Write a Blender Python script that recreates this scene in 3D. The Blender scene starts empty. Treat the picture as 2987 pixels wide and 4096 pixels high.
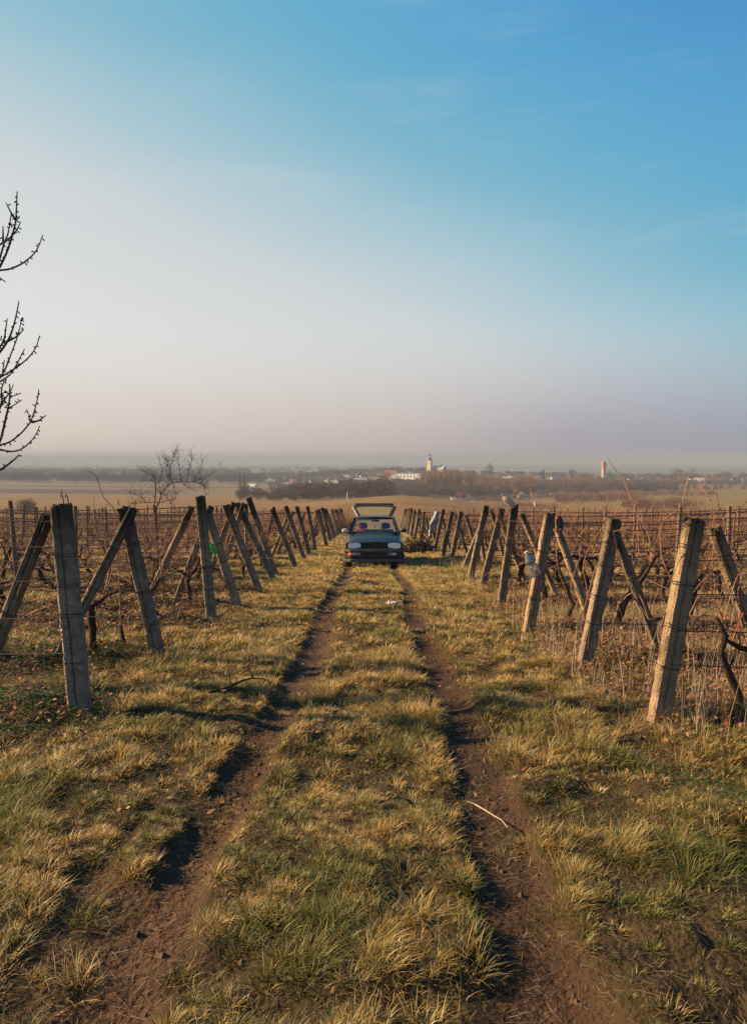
import bpy, math, random
import numpy as np
random.seed(7); RS = np.random.RandomState(11)
sc = bpy.context.scene; C = sc.collection
R = math.radians
# ------------------------------------------------------------ camera, sky, sun, exposure
EYE = 1.65; PITCH = math.atan(215/3200.0); F = 3200.0
cam = bpy.data.objects.new('camera', bpy.data.cameras.new('camera')); C.objects.link(cam)
cam.location = (0, 0, EYE); cam.rotation_euler = (R(90)-PITCH, 0, 0)
cam.data.sensor_fit = 'VERTICAL'; cam.data.sensor_height = 24; cam.data.lens = F/4096*24
cam.data.clip_start = 0.05; cam.data.clip_end = 60000
sc.camera = cam
SUN_EL, SUN_AZ = R(27), R(-80)          # azimuth from +Y towards +X
sdir = (math.sin(SUN_AZ)*math.cos(SUN_EL), math.cos(SUN_AZ)*math.cos(SUN_EL), math.sin(SUN_EL))
W = bpy.data.worlds.new('World'); sc.world = W; W.use_nodes = True
nt = W.node_tree; nt.nodes.clear()
def N(t, **k):
    n = nt.nodes.new(t)
    for a, b in k.items(): setattr(n, a, b)
    return n
L = nt.links.new
tc = N('ShaderNodeTexCoord'); nrm = N('ShaderNodeVectorMath', operation='NORMALIZE'); L(tc.outputs['Generated'], nrm.inputs[0])
sep = N('ShaderNodeSeparateXYZ'); L(nrm.outputs[0], sep.inputs[0])
dot = N('ShaderNodeVectorMath', operation='DOT_PRODUCT'); L(nrm.outputs[0], dot.inputs[0]); dot.inputs[1].default_value = sdir
def math_(op, a, b=None, clamp=False):
    m = N('ShaderNodeMath', operation=op); m.use_clamp = clamp
    for i, v in enumerate((a, b)):
        if v is None: continue
        if isinstance(v, (int, float)): m.inputs[i].default_value = v
        else: L(v, m.inputs[i])
    return m.outputs[0]
def lin(c): return tuple(((v/255)/12.92 if v/255 <= .04045 else ((v/255+.055)/1.055)**2.4) for v in c)+(1,)
def ramp(val, stops, interp='EASE'):
    r = N('ShaderNodeValToRGB'); r.color_ramp.interpolation = interp
    while len(r.color_ramp.elements) < len(stops): r.color_ramp.elements.new(.5)
    for e, (p, c) in zip(r.color_ramp.elements, stops): e.position = p; e.color = lin(c)
    L(val, r.inputs[0]); return r.outputs[0]
cl = N('ShaderNodeTexNoise'); cl.inputs['Scale'].default_value = 1.6; cl.inputs['Detail'].default_value = 4
mp = N('ShaderNodeMapping'); mp.inputs['Scale'].default_value = (1, 1, 3.2); mp.inputs['Rotation'].default_value = (0.3, 0.35, 0)
L(nrm.outputs[0], mp.inputs[0]); L(mp.outputs[0], cl.inputs[0])
cn = math_('MULTIPLY', math_('SUBTRACT', cl.outputs[0], .5), .22)
m1 = math_('ADD', math_('MULTIPLY', dot.outputs['Value'], .98), 1.12)
m2 = math_('ADD', math_('SUBTRACT', m1, math_('MULTIPLY', sep.outputs[2], 2.55)), cn)
mr = N('ShaderNodeMapRange'); mr.inputs[1].default_value = -.3; mr.inputs[2].default_value = 1.3; L(m2, mr.inputs[0])
up_ = ramp(mr.outputs[0], [(0, (52, 118, 182)), (.19, (80, 156, 210)), (.36, (98, 174, 210)), (.49, (124, 184, 208)), (.62, (168, 203, 214)), (.76, (212, 216, 217)), (1, (234, 231, 228))], 'B_SPLINE')
mh = N('ShaderNodeMapRange'); mh.inputs[1].default_value = -.3; mh.inputs[2].default_value = .7; L(dot.outputs['Value'], mh.inputs[0])
hor = ramp(mh.outputs[0], [(0, (150, 156, 172)), (.25, (168, 164, 176)), (.45, (202, 190, 184)), (.8, (224, 212, 201)), (1, (227, 216, 204))], 'LINEAR')
ci = N('ShaderNodeTexNoise'); ci.inputs['Scale'].default_value = 3.0; ci.inputs['Detail'].default_value = 7; ci.inputs['Roughness'].default_value = .6; ci.inputs['Distortion'].default_value = .6
mp2 = N('ShaderNodeMapping'); mp2.inputs['Scale'].default_value = (1, .6, 7); mp2.inputs['Rotation'].default_value = (0, .45, 0); L(nrm.outputs[0], mp2.inputs[0]); L(mp2.outputs[0], ci.inputs[0])
cm = N('ShaderNodeMapRange', interpolation_type='SMOOTHSTEP'); cm.inputs[1].default_value = .50; cm.inputs[2].default_value = .80; cm.inputs[4].default_value = .16; L(ci.outputs[0], cm.inputs[0])
cx = N('ShaderNodeMix', data_type='RGBA'); L(cm.outputs[0], cx.inputs[0]); L(up_, cx.inputs[6]); cx.inputs[7].default_value = lin((222, 222, 222)); up_ = cx.outputs[2]
hw = N('ShaderNodeMapRange', interpolation_type='SMOOTHSTEP'); hw.inputs[1].default_value = .17; hw.inputs[2].default_value = .0; L(sep.outputs[2], hw.inputs[0])
mx = N('ShaderNodeMix', data_type='RGBA'); L(hw.outputs[0], mx.inputs[0]); L(up_, mx.inputs[6]); L(hor, mx.inputs[7])
sky = N('ShaderNodeTexSky', sky_type='NISHITA'); sky.sun_disc = False; sky.sun_elevation = SUN_EL; sky.sun_rotation = SUN_AZ
sky.dust_density = 2.5
sk = N('ShaderNodeMix', data_type='RGBA', blend_type='MULTIPLY'); sk.inputs[0].default_value = 1; L(sky.outputs[0], sk.inputs[6]); sk.inputs[7].default_value = (.10, .10, .10, 1)
fin = N('ShaderNodeMix', data_type='RGBA'); fin.inputs[0].default_value = .06; L(mx.outputs[2], fin.inputs[6]); L(sk.outputs[2], fin.inputs[7])
bg = N('ShaderNodeBackground'); L(fin.outputs[2], bg.inputs[0]); bg.inputs[1].default_value = .353
out = N('ShaderNodeOutputWorld'); L(bg.outputs[0], out.inputs[0])
sd = bpy.data.lights.new('sun', 'SUN'); sd.energy = 5.0; sd.angle = R(.6); sd.color = (1, .69, .38)
so = bpy.data.objects.new('sun', sd); C.objects.link(so)
import mathutils
so.rotation_euler = mathutils.Vector(sdir).to_track_quat('Z', 'Y').to_euler()
so.location = (-30, 5, 30)
vs = sc.view_settings; vs.view_transform = 'Standard'; vs.look = 'None'; vs.gamma = 1; vs.exposure = 1.50
sc.cycles.max_bounces = 6; sc.cycles.diffuse_bounces = 2; sc.cycles.glossy_bounces = 3; sc.cycles.transparent_max_bounces = 12
sc.cycles.volume_bounces = 1; sc.cycles.use_denoising = True

# ------------------------------------------------------------ tags and builders
def tag(o, label=None, cat=None, group=None, kind=None):
    if label: o['label'] = label
    if cat: o['category'] = cat
    if group: o['group'] = group
    if kind: o['kind'] = kind
    return o
def empty(name, loc=(0, 0, 0), rz=0, **k):
    o = bpy.data.objects.new(name, None); C.objects.link(o); o.location = loc; o.rotation_euler = (0, 0, rz)
    o.empty_display_size = .2
    return tag(o, **k)
def link(name, me, parent=None):
    o = bpy.data.objects.new(name, me); C.objects.link(o); o.parent = parent; return o
class MB:
    def __init__(s): s.v = []; s.f = []
    def add(s, V, Fs):
        n = len(s.v); s.v += [tuple(map(float, p)) for p in V]; s.f += [tuple(i+n for i in f) for f in Fs]; return s
    def box(s, c, d, rot=None, taper=1.0):
        x, y, z = d[0]/2, d[1]/2, d[2]/2
        P = np.array([(-x, -y, -z), (x, -y, -z), (x, y, -z), (-x, y, -z), (-x*taper, -y*taper, z), (x*taper, -y*taper, z), (x*taper, y*taper, z), (-x*taper, y*taper, z)])
        if rot is not None: P = P @ np.array(mathutils.Euler(rot).to_matrix()).T
        return s.add(P+np.array(c), [(0, 3, 2, 1), (4, 5, 6, 7), (0, 1, 5, 4), (1, 2, 6, 5), (2, 3, 7, 6), (3, 0, 4, 7)])
    def tube(s, pts, rad, k=5, jit=0):
        P = np.array(pts, float); n = len(P)
        if np.isscalar(rad): rad = [rad]*n
        T = np.gradient(P, axis=0); T /= np.linalg.norm(T, axis=1)[:, None]+1e-9
        up = np.array((.31, .17, .93)) if abs(T[0] @ np.array((.31, .17, .93))) < .95 else np.array((1., 0, 0))
        V = []; u = up
        for i in range(n):
            a = u-T[i]*(u @ T[i]); a /= np.linalg.norm(a)+1e-9; u = a; b = np.cross(T[i], a)
            for j in range(k):
                t = 2*math.pi*j/k; r = rad[i]*(1+(random.uniform(-jit, jit) if jit else 0))
                V.append(P[i]+r*(math.cos(t)*a+math.sin(t)*b))
        Fs = [(i*k+j, i*k+(j+1) % k, (i+1)*k+(j+1) % k, (i+1)*k+j) for i in range(n-1) for j in range(k)]
        Fs += [tuple(range(k))[::-1], tuple((n-1)*k+j for j in range(k))]
        return s.add(V, Fs)
    def lathe(s, prof, k=16, c=(0, 0, 0), M=None):
        V = []
        for r, z in prof:
            for j in range(k): V.append((r*math.cos(2*math.pi*j/k), r*math.sin(2*math.pi*j/k), z))
        V = np.array(V)
        if M is not None: V = V @ np.array(M).T
        n = len(prof)
        Fs = [(i*k+j, i*k+(j+1) % k, (i+1)*k+(j+1) % k, (i+1)*k+j) for i in range(n-1) for j in range(k)]
        Fs += [tuple(range(k))[::-1], tuple((n-1)*k+j for j in range(k))]
        return s.add(V+np.array(c), Fs)
    def prism(s, poly, d0, d1, axis='y'):
        n = len(poly)
        f = {'y': lambda p, d: (p[0], d, p[1]), 'x': lambda p, d: (d, p[0], p[1]), 'z': lambda p, d: (p[0], p[1], d)}[axis]
        V = [f(p, d0) for p in poly]+[f(p, d1) for p in poly]
        return s.add(V, [tuple(range(n)), tuple(range(2*n-1, n-1, -1))]+[(i, n+i, n+(i+1) % n, (i+1) % n) for i in range(n)])
    def loft(s, rings, closed=True, caps=True):
        k = len(rings[0]); V = [p for r in rings for p in r]; m = k if closed else k-1
        Fs = [(i*k+j, i*k+(j+1) % k, (i+1)*k+(j+1) % k, (i+1)*k+j) for i in range(len(rings)-1) for j in range(m)]
        if caps and closed: Fs += [tuple(range(k))[::-1], tuple((len(rings)-1)*k+j for j in range(k))]
        return s.add(V, Fs)
    def mesh(s, name, mat=None, smooth=False, fix=False):
        me = bpy.data.meshes.new(name); me.from_pydata(s.v, [], s.f); me.update()
        if fix:
            import bmesh
            b = bmesh.new(); b.from_mesh(me); bmesh.ops.recalc_face_normals(b, faces=b.faces); b.to_mesh(me); b.free()
        if mat: me.materials.append(mat)
        if smooth: me.polygons.foreach_set('use_smooth', [True]*len(me.polygons)); 
        return me
    def build(s, name, mat, parent=None, smooth=False, fix=True):
        return link(name, s.mesh(name, mat, smooth, fix), parent)
def rawmesh(name, V, faces, mat, col=None, smooth=False):
    """V (n,3); faces list of int arrays (m,k)"""
    me = bpy.data.meshes.new(name); me.vertices.add(len(V)); me.vertices.foreach_set('co', np.ascontiguousarray(V, np.float32).ravel())
    faces = [f for f in faces if len(f)]
    nl = sum(f.size for f in faces); npoly = sum(len(f) for f in faces)
    me.loops.add(nl); me.loops.foreach_set('vertex_index', np.concatenate([f.ravel() for f in faces]).astype(np.int32))
    st = []; p = 0
    for f in faces: st.append(p+np.arange(len(f))*f.shape[1]); p += f.size
    me.polygons.add(npoly); me.polygons.foreach_set('loop_start', np.concatenate(st).astype(np.int32))
    if smooth: me.polygons.foreach_set('use_smooth', np.ones(npoly, bool))
    me.update(calc_edges=True)
    if col is not None:
        a = me.color_attributes.new('Col', 'FLOAT_COLOR', 'POINT')
        c4 = np.ones((len(V), 4), np.float32); c4[:, :3] = col; a.data.foreach_set('color', c4.ravel())
    me.materials.append(mat)
    return me
# ------------------------------------------------------------ materials
def mat(name, col, rough=.9, metal=0, noise=None, col2=None, nscale=8, bump=0, bscale=40, attr=False, spec=.3, coat=0, translucent=0, wave=None, spots=None, dark_top=None, vary=0):
    m = bpy.data.materials.new(name); m.use_nodes = True; t = m.node_tree; b = t.nodes['Principled BSDF']
    b.inputs['Roughness'].default_value = rough; b.inputs['Metallic'].default_value = metal; b.inputs['Specular IOR Level'].default_value = spec
    b.inputs['Coat Weight'].default_value = coat
    b.inputs['Base Color'].default_value = tuple(col)+(1,)
    cur = None; co = t.nodes.new('ShaderNodeTexCoord')
    def mixc(fac, a, c2, mode='MIX'):
        x = t.nodes.new('ShaderNodeMix'); x.data_type = 'RGBA'; x.blend_type = mode
        if isinstance(fac, float): x.inputs[0].default_value = fac
        else: t.links.new(fac, x.inputs[0])
        for i, v in ((6, a), (7, c2)):
            if isinstance(v, tuple): x.inputs[i].default_value = v[:3]+(1,)
            else: t.links.new(v, x.inputs[i])
        return x.outputs[2]
    cur = tuple(col)
    if attr:
        at = t.nodes.new('ShaderNodeVertexColor'); at.layer_name = 'Col'; cur = at.outputs[0]
    if col2 is not None:
        n = t.nodes.new('ShaderNodeTexNoise'); n.inputs['Scale'].default_value = nscale; n.inputs['Detail'].default_value = 8; n.inputs['Roughness'].default_value = .65
        t.links.new(co.outputs['Object'], n.inputs[0])
        r = t.nodes.new('ShaderNodeMapRange'); r.inputs[1].default_value = .35; r.inputs[2].default_value = .65; t.links.new(n.outputs[0], r.inputs[0])
        cur = mixc(r.outputs[0], cur, tuple(col2))
    if spots:
        sc_, th, c3 = spots
        n = t.nodes.new('ShaderNodeTexNoise'); n.inputs['Scale'].default_value = sc_; n.inputs['Detail'].default_value = 5
        t.links.new(co.outputs['Object'], n.inputs[0])
        r = t.nodes.new('ShaderNodeMapRange'); r.inputs[1].default_value = th; r.inputs[2].default_value = th+.05; t.links.new(n.outputs[0], r.inputs[0])
        cur = mixc(r.outputs[0], cur, tuple(c3))
    if dark_top:
        z0, z1, c3 = dark_top
        s = t.nodes.new('ShaderNodeSeparateXYZ'); t.links.new(co.outputs['Object'], s.inputs[0])
        n = t.nodes.new('ShaderNodeTexNoise'); n.inputs['Scale'].default_value = 9; n.inputs['Detail'].default_value = 6; t.links.new(co.outputs['Object'], n.inputs[0])
        ad = t.nodes.new('ShaderNodeMath'); ad.operation = 'MULTIPLY_ADD'; t.links.new(n.outputs[0], ad.inputs[0]); ad.inputs[1].default_value = 1.1; t.links.new(s.outputs[2], ad.inputs[2])
        r = t.nodes.new('ShaderNodeMapRange'); r.inputs[1].default_value = z0+.5; r.inputs[2].default_value = z1+.5; t.links.new(ad.outputs[0], r.inputs[0])
        cur = mixc(r.outputs[0], cur, tuple(c3))
    if vary:
        oi = t.nodes.new('ShaderNodeObjectInfo'); r = t.nodes.new('ShaderNodeMapRange'); r.inputs[3].default_value = 1-vary; r.inputs[4].default_value = 1+vary; t.links.new(oi.outputs['Random'], r.inputs[0])
        hv = t.nodes.new('ShaderNodeHueSaturation'); t.links.new(r.outputs[0], hv.inputs['Value']); hv.inputs['Saturation'].default_value = 1
        if isinstance(cur, tuple): hv.inputs['Color'].default_value = cur+(1,)
        else: t.links.new(cur, hv.inputs['Color'])
        cur = hv.outputs[0]
    if not isinstance(cur, tuple): t.links.new(cur, b.inputs['Base Color'])
    if bump:
        n = t.nodes.new('ShaderNodeTexNoise'); n.inputs['Scale'].default_value = bscale; n.inputs['Detail'].default_value = 6; t.links.new(co.outputs['Object'], n.inputs[0])
        bp = t.nodes.new('ShaderNodeBump'); bp.inputs['Strength'].default_value = min(1, bump); bp.inputs['Distance'].default_value = .03; t.links.new(n.outputs[0], bp.inputs['Height']); t.links.new(bp.outputs[0], b.inputs['Normal'])
    if translucent:
        tr = t.nodes.new('ShaderNodeBsdfTranslucent'); ms = t.nodes.new('ShaderNodeMixShader'); ms.inputs[0].default_value = translucent
        if not isinstance(cur, tuple): t.links.new(cur, tr.inputs[0])
        else: tr.inputs[0].default_value = cur+(1,)
        t.links.new(b.outputs[0], ms.inputs[1]); t.links.new(tr.outputs[0], ms.inputs[2]); t.links.new(ms.outputs[0], t.nodes['Material Output'].inputs[0])
    return m
def glassmat(name, tint, gloss=.12, opac=0.0, ocol=(.05, .05, .05), fr_=.8):
    m = bpy.data.materials.new(name); m.use_nodes = True; t = m.node_tree; t.nodes.clear()
    tr = t.nodes.new('ShaderNodeBsdfTransparent'); tr.inputs[0].default_value = tuple(tint)+(1,)
    gl = t.nodes.new('ShaderNodeBsdfGlossy'); gl.inputs['Roughness'].default_value = .03
    fr = t.nodes.new('ShaderNodeFresnel'); fr.inputs[0].default_value = 1.45
    ad = t.nodes.new('ShaderNodeMath'); ad.operation = 'MULTIPLY_ADD'; ad.inputs[1].default_value = fr_; ad.inputs[2].default_value = gloss*.3; t.links.new(fr.outputs[0], ad.inputs[0])
    ms = t.nodes.new('ShaderNodeMixShader'); t.links.new(ad.outputs[0], ms.inputs[0]); t.links.new(tr.outputs[0], ms.inputs[1]); t.links.new(gl.outputs[0], ms.inputs[2])
    last = ms
    if opac:
        df = t.nodes.new('ShaderNodeBsdfDiffuse'); df.inputs[0].default_value = tuple(ocol)+(1,); m2 = t.nodes.new('ShaderNodeMixShader'); m2.inputs[0].default_value = opac
        t.links.new(ms.outputs[0], m2.inputs[1]); t.links.new(df.outputs[0], m2.inputs[2]); last = m2
    o = t.nodes.new('ShaderNodeOutputMaterial'); t.links.new(last.outputs[0], o.inputs[0]); return m
# ------------------------------------------------------------ noise
LAT = RS.rand(8, 256, 256).astype(np.float32)
def vn(x, y, s, k=0):
    x = np.asarray(x, float)/s+37.3*k; y = np.asarray(y, float)/s+11.7*k
    xi = np.floor(x).astype(int); yi = np.floor(y).astype(int); fx = x-xi; fy = y-yi
    fx = fx*fx*(3-2*fx); fy = fy*fy*(3-2*fy); T = LAT[k % 8]
    a = T[xi & 255, yi & 255]; b = T[(xi+1) & 255, yi & 255]; c = T[xi & 255, (yi+1) & 255]; d = T[(xi+1) & 255, (yi+1) & 255]
    return (a*(1-fx)+b*fx)*(1-fy)+(c*(1-fx)+d*fx)*fy
def fbm(x, y, s, k=0, o=3):
    r = 0; w = 0
    for i in range(o): r = r+vn(x, y, s/2**i, k+i)*.5**i; w += .5**i
    return r/w
def sstep(a, b, x): t = np.clip((x-a)/(b-a), 0, 1); return t*t*(3-2*t)
# ------------------------------------------------------------ terrain: depression below eye level by bearing and distance
LD = [45, 66, 100, 200, 350, 450, 600, 900, 1300, 1600, 2500, 6000, 40000]
US = [-.9, -.46, -.25, -.10, .035, .17, .30, .46, .9]
def prow(*py): return [(p-1831)/3200.0 for p in py]
TB = np.array([
 prow(2150, 2110, 2084, 2050, 2016, 2000, 1981, 1953, 1927, 1914, 1893, 1861, 1836),
 prow(2150, 2110, 2084, 2050, 2016, 2000, 1981, 1953, 1927, 1914, 1893, 1861, 1836),
 prow(2150, 2110, 2084, 2050, 2018, 2003, 1983, 1958, 1934, 1918, 1893, 1861, 1836),
 prow(2150, 2110, 2086, 2048, 2012, 2002, 1990, 1960, 1936, 1917, 1893, 1861, 1836),
 prow(2150, 2108, 2078, 2018, 1971, 1996, 2010, 1962, 1917, 1886, 1890, 1861, 1836),
 prow(2150, 2110, 2084, 2046, 2022, 2018, 2004, 1966, 1916, 1905, 1893, 1861, 1836),
 prow(2150, 2110, 2084, 2054, 2022, 2003, 1984, 1958, 1930, 1916, 1893, 1861, 1836),
 prow(2150, 2110, 2084, 2052, 2018, 1998, 1975, 1952, 1925, 1914, 1893, 1861, 1836),
 prow(2150, 2110, 2084, 2052, 2018, 1998, 1975, 1952, 1925, 1914, 1893, 1861, 1836)])
GL = np.linspace(math.log(45), math.log(40000), 400); GU = np.linspace(-.9, .9, 181)
t1 = np.array([np.interp(GL, np.log(LD), r) for r in TB])
t2 = np.array([np.interp(GU, US, t1[:, j]) for j in range(400)]).T      # (181,400)
kk = np.exp(-np.linspace(-2, 2, 21)**2); kk /= kk.sum()
t2 = np.array([np.convolve(np.pad(r, 10, mode='reflect', reflect_type='odd'), kk, 'valid') for r in t2])
kk = np.exp(-np.linspace(-2, 2, 11)**2); kk /= kk.sum()
t2 = np.array([np.convolve(np.pad(c, 5, mode='edge'), kk, 'valid') for c in t2.T]).T
def adep(u, y):
    fu = np.clip((np.asarray(u)+.9)/1.8*180, 0, 179.999); fl = np.clip((np.log(np.maximum(y, 45))-GL[0])/(GL[-1]-GL[0])*399, 0, 398.999)
    i = fu.astype(int); j = fl.astype(int); a = fu-i; b = fl-j
    return (t2[i, j]*(1-a)+t2[i+1, j]*a)*(1-b)+(t2[i, j+1]*(1-a)+t2[i+1, j+1]*a)*b
def H0(x, y):
    x = np.asarray(x, float); y = np.asarray(y, float); yy = np.maximum(y, 45)
    far = EYE-adep(x/yy, yy)*yy; near = -.063*y
    w = sstep(40, 60, y)
    return near*(1-w)+far*w
def cam_ray(px, py):
    a = (px-1493.5)/F; b = -(py-2048)/F; cp, sp = math.cos(PITCH), math.sin(PITCH)
    return np.array((a, cp+b*sp, -sp+b*cp))
def P(px, py, Y): d = cam_ray(px, py); return np.array((0, 0, EYE))+d*(Y/d[1])
def G(px, py):
    d = cam_ray(px, py); t = EYE/(-(d[2]+.063*d[1])); return np.array((0, 0, EYE))+d*t
# row-end posts as seen: (base px, py, top px, py, strut base, strut top)
LP = [((322,2864),(245,2016),(-117,2849),(192,2062)), ((639,2646),(494,2021),(245,2655),(537,2034)), ((846,2500),(801,1984),(537,2505),(770,2024)),
 ((950,2436),(823,2030),(690,2440),(846,2025)), ((1035,2372),(903,2017),(852,2355),(937,2008)), ((1094,2330),(948,2012),(891,2328),(975,2012)),
 ((1102,2298),(994,1990),(973,2309),(984,2012)), ((1183,2271),(1088,2033),(1045,2269),(1098,2027)), ((1217,2245),(1143,2025),(1094,2239),(1149,2068)),
 ((1238,2222),(1187,2026),(1115,2222),(1174,2044)), ((1261,2203),(1230,2025),(1170,2205),(1219,2050)), ((1306,2190),(1274,2037),(1230,2188),(1266,2068))]
RP = [((2629,2925),(2777,2072),(3095,2894),(2853,2106)), ((2335,2668),(2459,2072),(2642,2660),(2449,2112)), ((2112,2535),(2198,2054),(2370,2530),(2226,2110)),
 ((2003,2419),(2058,2010),(2232,2417),(2083,2053)), ((1929,2360),(2008,2034),(2105,2358),(1990,2061)), ((1880,2324),(1944,2021),(2033,2320),(1963,2036)),
 ((1860,2272),(1947,2045),(1935,2270),(1920,2110)), ((1802,2258),(1844,2045),(1915,2256),(1861,2058)), ((1770,2235),(1808,2045),(1868,2232),(1821,2061)),
 ((1738,2205),(1773,2037),(1800,2205),(1770,2075)), ((1708,2185),(1742,2062),(1745,2185),(1715,2070)), ((1683,2175),(1696,2046),(1722,2178),(1705,2064)), ((1655,2165),(1674,2065),(1690,2165),(1668,2068))]
LY = [float(G(*p[0])[1]) for p in LP]; RY = [float(G(*p[0])[1]) for p in RP]
LY += list(np.arange(LY[-1]+2.6, 66, 2.6)); RY += list(np.arange(RY[-1]+2.6, 66, 2.6))
def edge(x, y, s): return 2.25-.004*y
def rowdist(x, y):
    dl = np.min(np.abs(np.asarray(y)[..., None]-np.array(LY)), -1); dr = np.min(np.abs(np.asarray(y)[..., None]-np.array(RY)), -1)
    return np.where(np.asarray(x) < 0, dl, dr)
def rutx(y): return .06*np.sin(y*.55)+.05*np.sin(y*.23+1)
def rut(x, y):
    """1 inside wheel ruts"""
    w = .13+.08*(vn(x*0, y, 1.1, 3))+.045*(1-sstep(3.2, 6.5, y))*(x > 0)
    l = np.exp(-((x+.74+rutx(y))/w)**2); r = np.exp(-((x-.62+rutx(y+3))/w)**2)
    l2 = .5*np.exp(-((x+1.12+rutx(y))/.12)**2)*(1-sstep(4.5, 6.5, y))
    return np.clip(np.maximum(np.maximum(l, r), l2), 0, 1)
def clump(x, y): return sstep(.36, .60, .5*vn(x, y, .24, 1)+.5*vn(x, y, .55, 3))
def near_relief(x, y):
    w = 1-sstep(30, 60, y)
    r = rut(x, y)
    h = -.036*sstep(.1, 1.0, r)*(.7+.6*vn(x, y, .8, 5))*(1-sstep(45, 55, y))
    side = .012*(np.exp(-((x+1.08+rutx(y))/.12)**2)+np.exp(-((x-.93+rutx(y+3))/.12)**2))
    h = h+side*w+(fbm(x, y, 1.3, 1)-.5)*.11*w*(1-.6*r)+(vn(x, y, .5, 7)-.5)*.055*w*(1-.7*r)+(fbm(x, y, .28, 4)-.5)*.06*w*(1-.3*r)+(vn(x, y, .05, 6)-.5)*.014*(1-sstep(6, 10, y))
    h = h+.035*clump(x, y)*w*(1-.9*sstep(.3, .7, r))
    rd = rowdist(x, y); inr = sstep(edge(x, y, 0)-.2, edge(x, y, 0)+.6, np.abs(x))
    h = h+w*inr*(np.exp(-(rd/.5)**2)*(.08+.09*(fbm(x, y, .22, 5)-.4)))
    tread = .006*np.sign(np.sin(y*2*math.pi/.075+3.0*np.sin((x+.74)*26)))*np.clip(r-.6, 0, .3)/.3*(1-sstep(5, 9, y))*sstep(.4, .6, vn(x, y, .9, 1))
    return h+tread
def H(x, y): return H0(x, y)+near_relief(np.asarray(x, float), np.asarray(y, float))
def Hs(x, y): return float(H(np.array([x]), np.array([y]))[0])
def H0s(x, y): return float(H0(np.array([x]), np.array([y]))[0])
def farpt(px, D): x = (px-1493.5)/F*D/ math.cos(PITCH)*1.0; return np.array((x, D, H0s(x, D)))
# how much grass grows at a point, and how dry it is
def gdens(x, y):
    r = rut(x, y); n = fbm(x, y, .7, 2); n2 = fbm(x, y, 2.1, 6)
    d = .25+.75*sstep(.05, .27, n*.6+n2*.4)
    d = d*(1-.97*sstep(.3, .7, r)*sstep(.20, .42, .10+.50*vn(x, y, .22, 7)+.28*vn(x, y, .9, 2)+.10*sstep(3, 12, y)))
    rd = rowdist(x, y); inr = sstep(edge(x, y, 0)-.1, edge(x, y, 0)+.5, np.abs(x))
    under = np.exp(-(rd/(.68+.5*vn(x, y, 1.2, 4)))**4)*inr*sstep(4.6, 5.6, y)
    under = np.maximum(under, .93*brown(x, y))
    d = d*(1-.93*under)
    d = np.maximum(d, .06)
    lf = sstep(1.9, 2.5, -x+.6*(vn(x, y, .6, 2)-.5))*sstep(4.8, 5.6, y)*(1-sstep(7.6, 8.6, y)); d = d*(1-.75*lf*sstep(.3, .6, vn(x, y, .5, 6)))
    d = np.where((x < -1.0) & (y < 3.4) & (x > -1.45), d*.5, d)
    return np.clip(d, 0, 1)
def brown(x, y): return sstep(1.75, 2.35, x+.5*(vn(x, y, .6, 2)-.5))*sstep(5.0, 5.7, y+.7*(vn(x, y, .7, 5)-.5))*(1-sstep(10.5, 12.5, y))*sstep(.2, .42, fbm(x, y, .8, 3))
def dry(x, y):
    return np.clip(.06+.68*sstep(.34, .62, .70*fbm(x, y, .33, 5, 2)+.30*fbm(x, y, 2.0, 0))+.25*sstep(3, 10, y)-.25*np.exp(-((x-2.0)/.9)**2-((y-3.6)/1.3)**2), 0, 1)
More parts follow.
